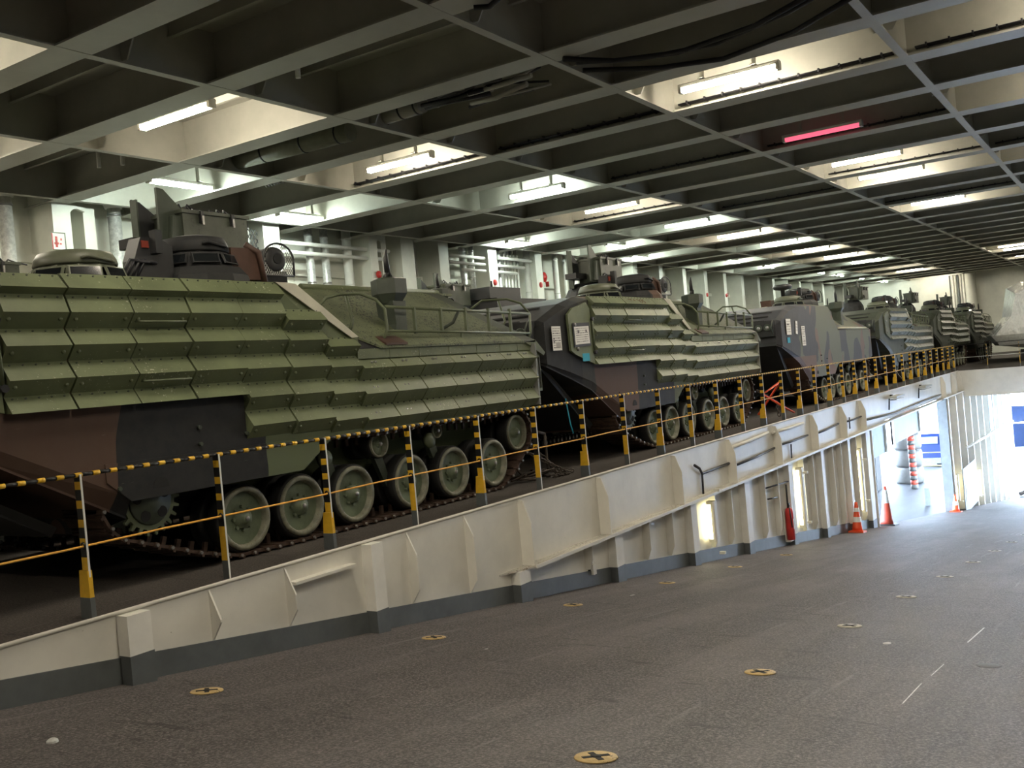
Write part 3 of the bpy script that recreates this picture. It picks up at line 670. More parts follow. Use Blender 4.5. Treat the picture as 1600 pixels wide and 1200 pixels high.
def vehicle(label, X0, y0, armored, hullmat, panelmat='panel', number=None, ws=True, det=True, cup2=True, extras=True, dx=0.):
    r = empty('amphibious_vehicle', (X0, y0, 0)); tag(r, label, 'armored vehicle', 'amphibious tracked vehicles parked on the upper deck')
    hull_mesh(hullmat).build('hull', r)
    topm = 'roof' if armored else hullmat
    if armored:
        # outward sloping roof plate of the rear compartment, with a darker painted band at its end
        MB().hexa([(5.36, -.05, 1.80), (8.16, -.05, 1.80), (7.40, .86, 2.50), (4.20, .86, 2.50), (5.36, -.05, 1.825), (8.16, -.05, 1.825), (7.40, .86, 2.525), (4.20, .86, 2.525)], 'roof').build('roof_plate', r)
        MB().hexa([(8.16, -.05, 1.80), (8.44, -.05, 1.80), (7.66, .86, 2.50), (7.40, .86, 2.50), (8.16, -.05, 1.825), (8.44, -.05, 1.825), (7.66, .86, 2.525), (7.40, .86, 2.525)], 'hull_green').build('roof_plate_end', r)
        MB().hexa([(5.02, -.02, 1.79), (5.40, -.02, 1.79), (5.16, .16, 1.945), (4.92, .16, 1.945), (5.02, -.02, 1.81), (5.40, -.02, 1.81), (5.16, .16, 1.965), (4.92, .16, 1.965)], 'hole').build('open_recess', r)
        for k in range(3): MB().box(5.4 + k * .9, 6.15 + k * .9, .86, 1.55, 2.50, 2.53, 'roof').build('cargo_hatch', r)
        MB().tube([(5.3, .95, 2.56), (7.75, .95, 2.545)], .04, 'wood' if 0 else 'panel', 8).build('hatch_bar', r)
        armor(r, panelmat, det, number)
        ladder(r)
        MB().prism([(8.20, 1.80), (8.62, 1.62), (8.66, 1.66), (8.44, 1.83)], 'y', -.05, .5, 'olive').build('rear_flap', r)
        g = MB().box(8.33, 8.36, -.10, .05, .99, 1.78, 'lens').build('end_plate', r)
        mb = MB().box(8.42, 8.56, -.02, .04, 1.16, 1.66, 'olive')
        for k in range(3): mb.box(8.435 + k * .042, 8.457 + k * .042, -.026, -.018, 1.20, 1.60, 'hole')
        mb.build('rear_grille', r)
    else:
        MB().hexa([(4.9, .0, 1.80), (8.3, .0, 1.80), (7.6, .84, 2.46), (4.5, .84, 2.46), (4.9, .0, 1.815), (8.3, .0, 1.815), (7.6, .84, 2.475), (4.5, .84, 2.475)], hullmat).build('roof_plate', r)
        MB().tube([(4.9, .0, 1.86), (8.1, .05, 1.84)], .03, 'wood', 6).build('side_rail', r)
    mooring(r, 5.98, .28, 2.09, 1.0)
    mooring(r, 7.85, 1.0, 2.30, .62)
    # side skirt with round access cut-out
    hx, hz = 2.58, .76
    sk = MB().prism([(2.10, .86), (2.30, .69), (4.15, .69), (4.62, .98), (2.10, 1.0)], 'y', -.012, .02, hullmat)
    sk.prism([(hx + .075 * math.cos(math.pi * k / 10), hz + .085 * math.sin(math.pi * k / 10)) for k in range(11)], 'y', -.016, -.010, 'hole')
    sk.build('side_skirt', r)
    for x, z in ((2.2, .80), (3.0, 1.2), (3.0, 1.06), (3.5, 1.1)): MB().cyl((x, -.004, z), (x, -.03, z), .018, 'olive_dk', 6).build('bolt', r)
    for i, x in enumerate(WX): road_wheel(r, x, .345, .12, .305, bolts=det)
    road_wheel(r, IDX + .02, IDZ, .16, .245, 'idler_wheel')
    road_wheel(r, 5.46, .80, .18, .155, 'return_roller'); road_wheel(r, 6.5, .84, .20, .095, 'return_roller')
    for x in (4.6, 5.35, 6.3): MB().prism([(x, .78), (x + .16, .74), (x + .30, .35), (x + .22, .33)], 'y', .22, .28, 'olive_dk').lathe((x + .08, .2, .74), [(.09, .05), (.085, 0), (.02, -.01)], 'y', 'olive', 14).build('suspension_arm', r)
    sprocket(r); track(r, .10); track(r, W - .62, 'track')
    # nose
    MB().hexa([(-.03, .12, 1.52), (-.03, W - .12, 1.52), (.0, W - .12, 1.6), (.0, .12, 1.6), (1.9, .45, .48), (1.9, W - .45, .48), (1.92, W - .4, .55), (1.92, .4, .55)], 'hull_dark').build('bow_plate', r)
    headlights(r)
    for k in range(3): MB().tube([(.02 + .28 * k, .35, 2.09 + .10 * k), (.02 + .28 * k, W - .35, 2.09 + .10 * k)], .022, 'hull_dark', 8).build('bow_bar', r)
    for yy in (.9, W - .9): MB().tube([(.62 + .09 * math.cos(t), yy, 1.12 + .09 * math.sin(t)) for t in [2 * math.pi * k / 12 for k in range(13)]], .022, 'olive_dk', 8).build('towing_eye', r)
    cupola(r, 2.35 + dx * .8, .50, 2.43, .315, .28, 'cup_green')
    if cup2:
        cupola(r, 3.63 + dx * 1.4, .62, 2.62, .32, .31, 'cup_dark' if det else 'hull_dark')
        MB().lathe((3.66 + dx * 1.4, .62, 2.42), [(.50, 0), (.47, .12), (.40, .20)], 'z', 'cup_dark' if det else 'hull_dark', 12, smooth=False).build('cupola_base', r)
        MB().prism([(2.86, 2.45), (3.26, 2.45), (3.26, 2.80), (3.10, 2.88), (2.94, 2.86), (2.86, 2.66)], 'y', .44, .60, 'dark').box(2.94, 3.01, .43, .44, 2.77, 2.83, 'dull_red').box(3.03, 3.10, .36, .44, 2.72, 2.92, 'hull_dark').build('sight_housing', r)
        mb = MB()
        for k in range(4): mb.tube([(2.72 + .05 * k, .45, 2.5), (2.80 + .05 * k, .42, 2.66), (2.95 + .04 * k, .42, 2.64)], .014, 'cable', 6)
        mb.build('cable_bundle', r)
    if extras: drum(r, det, dx * 1.1)
    if ws: station(r, dx * .8)
    return r
V1 = vehicle('nearest and largest green vehicle with folded armor panels and brown lower bow', 2.40, .56, True, 'hull1')
V2 = vehicle('green paneled vehicle with notice sheets on its dark nose, second in the front row', 11.10, .56, True, 'hull2', number='ZA305', dx=.42)
V3 = vehicle('smooth sided vehicle in blotched green, brown and black camouflage, third in the front row', 21.3, .56, False, 'hull3', ws=False, det=False, extras=True)
notice(V2, .36, 1.84, .24, .33, lines=9, blocks=((-.12, .38, -.36, -.18, 'ink_light'), (-.40, -.25, -.05, .02, 'ink'), (-.40, -.25, -.16, -.1, 'ink')))
notice(V2, 1.00, 1.87, .42, .25, y=-.060, tilt=-.03, lines=7, pouch=True, blocks=((-.3, -.18, .12, .3, 'ink'), (.25, .35, .15, .3, 'ink')))
MB().box(.98, 1.18, -.050, -.046, 1.50, 1.61, 'blue_tag').build('blue_tag', V2)
notice(V3, .55, 1.92, .34, .36, lines=5, blocks=((-.35, .1, .1, .2, 'ink'),))
notice(V3, 1.15, 1.90, .15, .30, tilt=.12, lines=3)
notice(V3, 1.65, 1.70, .28, .46, lines=10, blocks=((-.1, .4, -.35, -.2, 'ink_light'),))
MB().box(.42, .62, -.006, -.002, 1.56, 1.68, 'blue_tag').build('blue_tag', V3)
MB().lathe((2.42, .62, 2.80), [(.05, -.1), (.05, .06), (.20, .09), (.23, .14), (.20, .20), (.05, .21)], 'z', 'dark', 20).build('round_sight', V3)
V4 = vehicle('duller green paneled vehicle directly behind the blotched camouflage one', 30.9, .56, True, 'hull_green', 'panel_old', det=False)
for lab, x, dy in (('darker green paneled vehicle just before the last one in the front row', 40.2, .0), ('last and smallest looking green paneled vehicle of the front row', 49.2, .0)):
    o = copy_tree(V4); o.location = (x, .56 + dy, 0); o['label'] = lab
# inner row, mostly hidden
B1 = vehicle('dark vehicle in the inner row behind the largest one, only its hatches and box showing', 2.0, 4.25, False, 'hull_dark', det=False, cup2=False, extras=False)
for lab, x in (('dark vehicle in the inner row, box and fins visible above the nearest rear roof', 11.75), ('third dark vehicle of the inner row, black roof gear behind the second nose', 21.0)):
    o = copy_tree(B1); o.location = (x, 4.25, 0); o['label'] = lab
    if x == 11.75:
        MB().box(5.21, 6.42, 1.0, 1.8, 3.05, 3.29, 'dark').box(5.31, 7.32, .9, 1.9, 2.42, 3.05, 'dark').build('stowage_box', o)
        MB().cyl((5.61, 1.2, 3.29), (5.61, 1.2, 3.45), .03, 'dark', 8, .02).build('antenna_base', o)
B4 = vehicle('brown hulled vehicle of the inner row, behind the camouflaged nose', 30.0, 4.25, False, 'brown_can', det=False, cup2=False, extras=False, ws=False)
MB().lathe((7.0, 1.2, 3.0), [(.28, -.9), (.30, -.86), (.30, .86), (.28, .9)], 'x', 'dark', 16).build('stowed_roll', B4)
MB().box(6.3, 7.6, 1.0, 1.4, 2.45, 2.8, 'dark').build('roll_rack', B4)

def brown_load():
    e = empty('stowed_equipment', (35.0, 5.15, 2.50)); p0, p1 = at(1140, 500, 4.9), at(1188, 448, 4.9)
    w = 2.9
    MB().prism([(w * .3, 0), (w * .98, 0), (w * .95, .45), (w * .82, .62), (w * .6, .82), (w * .25, .80), (w * .3, .4)], 'y', .2, .6, 'brown_can').build('brown_cover', e)
    MB().box(-.5, w * .42, .0, .2, .25, .52, 'wood').build('cream_board', e)
    MB().box(-.6, w * .7, .0, .6, 0, .22, 'dark').build('dark_base', e)
    tag(e, 'brown draped equipment with a cream board, above the second vehicle rear rail', 'equipment')
brown_load()

# ------------------------------------------------------------------ guard rail
def post(wide):
    e = empty('rail_post'); mb = MB()
    def seg(z0, z1, m): mb.box(-.005, .005, .003, .072, z0, z1, m)
    seg(0, .15, 'base_gray'); seg(.15, .42, 'yellow'); z = .42; k = 0
    while z < .97:
        h = .075 if k % 2 == 0 else .055
        seg(z, min(z + h, .985), 'black' if k % 2 == 0 else 'yellow'); z += h; k += 1
    mb.build('upright', e)
    MB().box(-.007, .007, -.001, .0035, 0, .99, 'reflect').build('edge_flange', e)
    if wide:
        MB().prism([(-.008, .0), (.118, .0), (.112, .145), (-.004, .145)], 'x', -.018, .018, 'base_gray').prism([(-.004, .145), (.112, .145), (.095, .33), (.0, .33)], 'x', -.016, .016, 'yellow').build('socket', e)
    MB().tube([(-.012, .03 + .022 * math.cos(t), .50 + .022 * math.sin(t)) for t in [2 * math.pi * k / 10 for k in range(11)]], .006, 'black', 6).build('rope_ring', e)
    return e
pw, pn = post(True), post(False); fw = fn = True
npost = 0
for i in range(33):
    x = 2.76 + 1.188 * i if i else 2.72
    wide = i % 2 == 1
    if wide: o = pw if fw else copy_tree(pw); fw = False
    else: o = pn if fn else copy_tree(pn); fn = False
    o.location = (x, .02, 0)
    lab = f'{"wide footed" if wide else "slim"} black and yellow striped rail post, {ORD[i - 1]} from the left' if i else 'slim black and yellow striped rail post left of the first one in view'
    tag(o, lab, 'post', 'striped rail posts along the deck edge')
    if x > 40.9: o.location.x = 40.93
    if x > 40.9: break
for j, y in enumerate((-1.1, -2.2, -3.3, -4.4, -5.5)):
    o = copy_tree(pn); o.location = (40.98, y, 0); o.rotation_euler.z = math.pi / 2
    tag(o, f'slim rail post on the cross rail at the deck end, {ORD[j]} from the corner', 'post', 'rail posts of the cross rail')
mb = MB(); x = .6
while x < 40.95:
    mb.cyl((x, .05, .985), (x + .083, .05, .985), .0135, 'black', 8); mb.cyl((x + .083, .05, .985), (x + .135, .05, .985), .0165, 'yellow', 8); x += .135
tag(mb.build('top_rail'), 'black top rail with yellow bands along the deck edge', 'rail')
tag(MB().tube([(.6 + .8 * k, .042, .500 - .004 * math.sin(k * 2.1)) for k in range(51)], .0085, 'rope', 6).build('guard_rope'), 'yellow rope strung at half height through the striped posts', 'rope')
tag(MB().tube([(40.98, 0, .985), (40.98, -10.9, .985)], .014, 'black', 8).build('top_rail'), 'dark cross rail at the far end of the upper deck', 'rail')
tag(MB().tube([(40.98, 0, .5), (40.98, -10.9, .5)], .010, 'reflect', 6).build('guard_rope'), 'pale rope of the cross rail at the deck end', 'rope')

# ------------------------------------------------------------------ floor sockets and marks
def socket(m='socket'):
    e = empty('lashing_socket')
    MB().lathe((0, 0, 0), [(.108, .0), (.104, .006), (.02, .0065)], 'z', m, 28).build('painted_ring', e)
    mb = MB()
    for a in (math.pi / 4, -math.pi / 4):
        c, s_ = math.cos(a), math.sin(a)
        mb.hexa([(c * u - s_ * v, s_ * u + c * v, zz) for zz in (.0055, .0085) for u, v in ((-.07, -.015), (.07, -.015), (.07, .015), (-.07, .015))], 'hole')
    mb.lathe((0, 0, 0), [(.028, .005), (.028, .009), (.01, .0092)], 'z', 'hole', 12).build('cross_slot', e)
    return e
so = {'socket': socket(), 'socket_w': socket('socket_w')}; sused = set()
tilt = math.atan(.13)
def put_socket(x, y, m, label):
    o = so[m] if m not in sused else copy_tree(so[m]); sused.add(m)
    o.location = (x, y, rampz(x) + .001); o.rotation_euler = (0, tilt, .1)
    tag(o, label, 'floor socket', 'cross slotted lashing sockets in the ramp floor')
for i in range(6): put_socket(4.2 + 2.42 * i, -.76, 'socket', f'yellow cross slotted floor socket, {ORD[i]} from the left beside the ramp wall')
for i in range(11): put_socket(4.08 + 2.345 * i, -3.74, 'socket' if i < 1 else ('socket_w' if i > 1 else 'socket'), f'pale cross slotted floor socket, {ORD[i]} from the camera in the middle row')
for i in range(5): put_socket(13.3 + 2.4 * i, -7.0, 'socket_w', f'floor socket of the outer row, {ORD[i]} counted toward the door')
def flat_mark(name, px, py, w, l, label, m='chalk', rz=0., cat='mark'):
    p = onramp(px, py); o = MB().lathe((0, 0, 0), [(1, 0), (.96, .01), (.1, .011)], 'z', m, 12).build(name)
    o.location = p; o.scale = (l, w, .12); o.rotation_euler = (0, tilt, rz); tag(o, label, cat); return o
flat_mark('floor_cap', 1386, 1005, .032, .06, 'small blank white disc on the floor by the second middle socket', cat='floor cap')
flat_mark('floor_cap', 1545, 1040, .08, .10, 'worn gray plug plate at the right edge of the floor', 'plug', cat='floor cap')
flat_mark('paper_scrap', 760, 1014, .012, .02, 'tiny white scrap on the floor left of centre', cat='litter')
flat_mark('paper_scrap', 988, 930, .012, .06, 'tiny pale scrap on the floor below the ramp wall', cat='litter')
def streak(pts, w, label):
    P = [onramp(*p) for p in pts]; mb = MB()
    for a, b in zip(P[:-1], P[1:]):
        d = (b - a).normalized(); s_ = Vector((-d.y, d.x, 0)) * w
        mb.add([a - s_ + Vector((0, 0, .002)), b - s_ + Vector((0, 0, .002)), b + s_ + Vector((0, 0, .002)), a + s_ + Vector((0, 0, .002))], [(0, 1, 2, 3)], 'chalk')
    tag(mb.build('paint_line'), label, 'floor line')
streak([(1410, 1100), (1440, 1068)], .004, 'short thin white scratch line, the nearer piece at lower right')
streak([(1455, 1056), (1475, 1038)], .0035, 'short thin white scratch line, middle piece at right')
streak([(1512, 1004), (1538, 981)], .006, 'short thin white scratch line, the farther piece at right')
st = onramp(82, 1160)
o = MB().lathe((0, 0, 0), [(.032, 0), (.03, .012), (.015, .022), (.003, .024)], 'z', 'reflect_gray', 9, smooth=False).build('pebble'); o.location = st
tag(o, 'small pale stone lying on the floor at lower left', 'stone')

# ------------------------------------------------------------------ cones, extinguisher
def cone(h, r, bands, base, label, p, m):
    e = empty('traffic_cone', p); e.rotation_euler.y = tilt
    MB().prism([(-base, -base), (base, -base), (base, base), (-base, base)], 'z', 0, .04, 'orange' if m == 'orange' else 'dark').build('base', e)
    def rr(t): return r * (1 - t) + .03 * t
    body = MB().lathe((0, 0, .04), [(r, 0)] + [(rr(k / 8), h * k / 8) for k in range(1, 9)], 'z', m, 24).build('body', e)
    for a, b, mm in bands: MB().lathe((0, 0, .04), [(rr(a) + .004, h * a), (rr(b) + .004, h * b)], 'z', mm, 24, cap=False).build('band', e)
    tag(e, label, 'traffic cone', 'traffic cones at the foot of the ramp wall')
cone(.98, .17, [(.55, .90, 'reflect_gray')], .25, 'tall faded red traffic cone with one gray band, left end of the open doorway', onramp(1386, 821), 'orange_dk')
cone(.66, .12, [(.30, .48, 'reflect'), (.66, .80, 'reflect')], .17, 'small bright red traffic cone with two white bands, left of the tall cone', Vector((23.15, -.24, rampz(23.15))), 'orange')
cone(.55, .12, [(.35, .58, 'reflect')], .18, 'small traffic cone with one white band, right of the doorway', onramp(1494, 800), 'orange')
p = at(1236, 843, -.12)
fe = empty('fire_extinguisher', (p.x, -.13, p.z)); fe.scale = (.72, .72, .85)
MB().lathe((0, 0, 0), [(.10, .0), (.11, .02), (.11, .62), (.09, .70), (.04, .74)], 'z', 'red', 20).build('cylinder', fe)
MB().cyl((0, 0, .72), (0, 0, .80), .03, 'dark', 10).box(-.02, .10, -.015, .015, .80, .83, 'dark').build('valve', fe)
MB().tube([(.0, -.02, .76), (-.10, -.05, .72), (-.13, -.08, .50), (-.12, -.09, .3)], .016, 'dark', 8).build('hose', fe)
MB().box(-.05, .05, -.114, -.108, .25, .48, 'paper').build('instruction_sticker', fe)
MB().box(-.13, .13, -.02, .13, -.04, -.01, 'white').box(-.13, .13, .10, .13, -.04, .7, 'white').build('bracket', fe)
tag(fe, 'red fire extinguisher hung on the ramp wall left of a tall tube light', 'fire extinguisher')

# ------------------------------------------------------------------ cables and fittings on the coaming
def cable(name, pts, r, label, m='cable', cat='cable', n=6):
    return tag(MB().tube(pts, r, m, n).build(name), label, cat)
a, b, c_ = at(1085, 727, -.06), at(1097, 740, -.06), at(1141, 723, -.06); d_ = at(1099, 772, -.06)
cable('conduit_cable', [a, at(1093, 732, -.08), b, c_], .022, 'black cable on the deck side panel running right from a small white socket')
cable('conduit_cable', [b, at(1098, 755, -.06), d_], .018, 'black cable dropping to the flange below the small white socket')
for i, (p0, p1) in enumerate((((1152, 726), (1210, 700)), ((1216, 696), (1262, 680)), ((1272, 679), (1310, 662)), ((1318, 660), (1347, 650)), ((1141, 700), (1200, 676)), ((1207, 676), (1255, 661)))):
    r = .022 if i < 4 else .03
    lab = ('black cable run on the deck side panel, ' + ORD[i] + ' from the left') if i < 4 else ('pale ledge bar high on the deck side panel, ' + ('left' if i == 4 else 'right') + ' one')
    cable('conduit_cable' if i < 4 else 'ledge_bar', [at(*p0, -.07), at((p0[0] + p1[0]) / 2, (p0[1] + p1[1]) / 2 + 1, -.07), at(*p1, -.07)], r, lab, 'cable' if i < 4 else 'white', 'cable' if i < 4 else 'bar')
for i, (x, ya, yb) in enumerate(((1236, 694, 716), (1327, 652, 670))):
    cable('drop_cable', [at(x, ya, -.06), at(x + 1, yb, -.06)], .015, ('left' if i == 0 else 'right') + ' short cable dropping to the flange on the deck side panel')
tag(MB().box(0, .74, -.12, -.03, -.012, .012, 'white').build('ledge_bar', None, at(460, 912, -.10) + Vector((0, .10, 0))), 'thin white ledge welded on the lower left wall panel', 'bar')
cb = at(921, 880, -.03)
tag(MB().box(-.05, .06, -.01, .0, -.16, .17, 'hole').box(-.0, .08, -.05, .0, -.15, -.02, 'white').build('wall_slot', None, cb), 'small dark slot with a white latch box low on the ramp wall', 'wall slot')
for i, (x, y0_, y1_) in enumerate(((1162, 752, 858), (1168, 760, 862))):
    cable('wall_cable', [at(x, y0_, -.06), at(x + 6, y1_, -.06)], .014, ('left' if i == 0 else 'right') + ' one of two thin black cables down the wall between ribs')
for i, (p0, p1) in enumerate((((1196, 763), (1232, 752)), ((1228, 757), (1231, 795)), ((1200, 780), (1215, 777)))):
    cable('wall_cable', [at(*p0, -.12), at(*p1, -.12)], .016, ('level dark pipe crossing the ribs left of the fire extinguisher', 'dark cable dropping to the fire extinguisher', 'short dark bracket rod under the level pipe left of the extinguisher')[i])
for i, (x, y) in enumerate(((1395, 622), (1440, 606))):
    e = empty('floodlight', at(x, y, -.1)); k = 1
    MB().box(-.55, .55, -.22, -.0, .02, .07, 'reflect_gray').build('housing', e)
    MB().box(-.50, .50, -.20, .0, -.035, -.02, 'lens').build('glass', e)
    MB().box(-.05, .05, .0, .065, .0, .10, 'dark').tube([(-.45, .0, .02), (-.45, .03, -.3)], .02, 'cable', 6).build('arm', e)
    tag(e, ('left' if i == 0 else 'right') + ' unlit floodlight fixed on the far deck side panel', 'floodlight')
cable('conduit_cable', [at(1353, 656, -.09), at(1400, 645, -.09), at(1440, 628, -.09), at(1470, 617, -.09)], .03, 'long dark cable run below the two floodlights', 'base_gray')

# ------------------------------------------------------------------ left wall pipes
def vpipe(px, r, m, label, z0=.0, z1=5.9, y=11.0, cap=False):
    x = at(px, 400, y).x
    e = empty('wall_pipe', (x, y, z0))
    MB().cyl((0, 0, 0), (0, 0, z1 - z0), r, m, 16).build('pipe_run', e)
    for k in range(5):
        z = (z1 - z0) * (k + .5) / 5; MB().lathe((0, 0, z), [(r, -.02), (r * 1.1, -.018), (r * 1.1, .018), (r, .02)], 'z', 'steel' if m == 'foil' else m, 16).build('clamp', e)
    if cap: MB().lathe((0, 0, z1 - z0 - .45), [(r * 1.25, 0), (r * 1.45, .08), (r * 1.4, .30), (r * 1.2, .5)], 'z', 'pipe', 16).build('collar', e)
    tag(e, label, 'pipe', 'upright pipes on the left wall')
vpipe(14, .13, 'foil', 'shiny foil wrapped upright pipe at the far left of the wall', cap=True)
vpipe(184, .13, 'foil', 'shiny foil wrapped upright pipe right of the red and white fire notice', cap=True)
vpipe(388, .07, 'pipe', 'thin white pipe left of the hanging net')
vpipe(412, .06, 'pipe', 'thin white pipe right of the hanging net')
vpipe(484, .10, 'foil', 'left of two foil wrapped pipes behind the drum with mesh guard')
vpipe(508, .10, 'foil', 'right of two foil wrapped pipes behind the drum with mesh guard')
vpipe(543, .12, 'pipe', 'plain pale pipe right of the pair of foil pipes')
vpipe(722, .10, 'foil', 'foil wrapped pipe above the inner row box')
vpipe(736, .08, 'foil', 'thinner foil wrapped pipe with a slanting lower leg beside it', z0=3.9)
xq = at(736, 400, 11).x
tag(MB().cyl((xq, 10.95, 3.95), (xq + .55, 10.5, 3.2), .09, 'foil', 14).build('slanted_pipe'), 'slanting foil wrapped pipe piece on the wall', 'pipe')
vpipe(778, .07, 'foil', 'foil wrapped pipe at the left of the conduit bundle')
for i in range(5): vpipe(787 + 5 * i, .035, 'pipe', f'thin white conduit, {ORD[i]} from the left in the bundle on the wall')
vpipe(822, .11, 'pipe', 'thick white pipe right of the conduit bundle')
vpipe(866, .10, 'pipe', 'white pipe right of the red hose reel'); vpipe(880, .06, 'pipe', 'second white pipe right of the red hose reel')
for i, (z, x0, x1) in enumerate(((5.05, 16.6, 20.6), (4.82, 16.6, 20.4), (5.1, 23.3, 25.2), (4.9, 23.3, 27.5), (5.15, 26, 28), (4.7, 24, 27))):
    tag(MB().cyl((x0, 10.85, z), (x1, 10.85, z), .05, 'pipe', 10).build('level_pipe'), f'level white pipe under the deckhead by the wall, {ORD[i]} counted from the left', 'pipe', 'level pipes along the left wall')
# hanging net
nx = at(399, 400, 10.9).x; mb = MB()
for k in range(9):
    for s in (-1, 1): mb.tube([(nx - .45 + (k + s * j / 2.) * .1, 10.9, 5.3 - j * .09) for j in range(14) if -.46 < -.45 + (k + s * j / 2.) * .1 < .5], .010, 'cable', 4, False) if len([j for j in range(14) if -.46 < -.45 + (k + s * j / 2.) * .1 < .5]) > 1 else None
tag(mb.build('hanging_net'), 'dark diamond mesh net hanging between two thin white pipes', 'net')
sg = at(93, 377, 10.72)
e = empty('fire_sign', (sg.x, 10.735, sg.z))
MB().box(-.14, .14, 0, .008, -.17, .17, 'paper').build('board', e)
MB().box(-.14, .14, -.004, 0, .15, .17, 'olive').box(-.14, .14, -.004, 0, -.17, -.15, 'olive').box(.12, .14, -.004, 0, -.15, .15, 'olive').box(-.14, -.12, -.004, 0, -.15, .15, 'red').box(-.075, -.03, -.004, 0, -.11, .09, 'red').box(-.095, -.01, -.004, 0, -.06, -.02, 'red').box(.03, .06, -.004, 0, .02, .06, 'red').box(.01, .05, -.004, 0, -.06, -.03, 'red').build('pictogram', e)
tag(e, 'small white sign with red fire extinguisher symbol on the slotted frame', 'sign')
for i, (px, py) in enumerate(((579, 428), (768, 441), (842, 445), (1048, 455), (1092, 460), (1127, 461))):
    q = at(px, py, 10.69); q.x = min([(a + b) / 2 - .0 for a, b in PILL + [(10.8, 11.2), (19.75, 20.1)]], key=lambda v: abs(v - q.x))
    tag(MB().lathe((q.x, q.y, q.z), [(.10, .02), (.09, -.02), (.02, -.03)], 'y', 'red', 14).build('call_button'), f'small round red disc on a white wall frame, {ORD[i]} from the left', 'red disc', 'red discs on the wall frames')
for i, (px, py) in enumerate(((851, 433), (1133, 453), (1157, 470), (889, 466))):
    q = at(px, py, 11.265); e = empty('hose_reel', q)
    MB().lathe((0, 0, 0), [(.30, .1), (.32, .0), (.25, -.03), (.1, -.04), (.04, -.10)], 'y', 'red', 18).build('reel', e); e.scale = (.55, 1, .55)
    MB().cyl((.1, -.05, -.3), (.12, -.05, -.62), .07, 'red', 10).build('nozzle', e)
    tag(e, ('red hose reel on the wall right of the conduit bundle', 'red hose reel on the far wall above the second vehicle', 'red hose box on the wall behind the second vehicle rear post', 'red fire gear on the wall left of the second weapon station')[i], 'hose reel', 'red fire hose reels')

# ------------------------------------------------------------------ deckhead fittings
def roll(px0, py0, px1, py1, r, z, label, m='canvas'):
    a, b = atz(px0, py0, z), atz(px1, py1, z)
    e = empty('rolled_canvas', a); d = b - a; L = d.length
    MB().cyl((0, 0, 0), d, r, m, 16).build('roll', e)
    for t in (.25, .6, .9): MB().cyl(d * t, d * (t + .03 / L), r * 1.06, 'cable', 16).build('strap', e)
    MB().tube([d * .25 + Vector((0, 0, r)), (d.x * .25, d.y * .25, ZC - z)], .012, 'cable', 5).tube([d * .9 + Vector((0, 0, r)), (d.x * .9, d.y * .9, ZC - z)], .012, 'cable', 5).build('hanger', e)
    tag(e, label, 'canvas roll')
roll(372, 250, 548, 205, .16, 5.62, 'long gray green canvas roll hung in a dark ceiling bay')
roll(582, 188, 660, 163, .13, 5.62, 'short pale roll with open end in the ceiling bay at upper middle', 'ceil')
mb = MB(); rr = random.Random(3)
a0 = atz(735, 140, 5.7); a1 = atz(905, 112, 5.7); a0 = Vector((11.95, 2.9, 5.56)); a1 = Vector((11.95, 1.6, 5.56))
for k in range(26):
    t = rr.random(); p = a0.lerp(a1, t) + Vector((rr.uniform(-.45, .4), rr.uniform(-.1, .1), rr.uniform(-.05, .12)))
    mb.tube([p, p + Vector((rr.uniform(-.1, .1), -.5, rr.uniform(-.05, .05))), p + Vector((rr.uniform(-.2, .2), -1.1, rr.uniform(-.05, .05)))], rr.uniform(.015, .04), rr.choice(['dark', 'cable', 'canvas', 'ceil']), 6)
tag(mb.build('lashing_gear', None), 'bundle of dark lashing rods and straps stowed in a ceiling bay', 'lashing gear', kind='stuff')
def z_(pts, z): return [atz(x, y, z) for x, y in pts]
for i, (pts, r) in enumerate(((((880, 92), (960, 95), (1060, 82), (1180, 40), (1260, -5)), .035), (((900, 98), (1000, 92), (1120, 68), (1230, 20), (1300, -20)), .03), (((910, 110), (1030, 106), (1130, 92), (1240, 50), (1340, -10)), .035), (((740, 12), (765, 10), (790, -12)), .03))):
    cable('hanging_cable', z_(pts, 5.36), r, ('uppermost of three thick black cables sagging below the ceiling', 'middle of three thick black cables sagging below the ceiling', 'lowest of three thick black cables sagging below the ceiling', 'short loop of black cable at the top edge of the picture')[i], n=8)
def tray(y0, y1, x, z, label, n=3):
    mb = MB()
    for k in range(n): mb.tube([(x + .05 * k, y0, z), (x + .05 * k, y1, z)], .016, 'cable', 5)
    yy = y0 + .15
    while yy < y1: mb.box(x - .03, x + .05 * n, yy - .012, yy + .012, z - .02, z + .03, 'base_gray' if 0 else 'cable'); yy += .3
    tag(mb.build('cable_run'), label, 'cable run', 'black cable runs in the ceiling bays')
for i, (y0, y1, x) in enumerate(((.2, 3.4, 14.6), (3.7, 6.9, 14.6), (-3.4, -.1, 14.6), (-7.0, -3.7, 14.6), (-3.4, -.1, 19.55), (.2, 3.4, 19.6), (.2, 3.4, 26.3), (3.7, 6.9, 22.9), (-3.4, -.1, 23.5), (-3.4, .0, 30.9), (-7, -3.7, 23.5))):
    x = min(BEAMS, key=lambda v: abs(v - x)) + .03
    tray(y0, y1, x, 5.50, f'clipped black cable run along a ceiling cross beam, {ORD[i]} in order of distance', 3 if i < 4 else 2)
for i, (px, py) in enumerate(((466, 122), (155, 262), (192, 258))):
    q = atz(px, py, 5.55); tag(MB().cyl(q, q + Vector((0, 0, ZC - 5.55)), .035, 'pipe', 10).build('drain_stub'), f'short white pipe stub under the ceiling, {("upper middle one", "left one", "right one")[i]}', 'pipe stub')
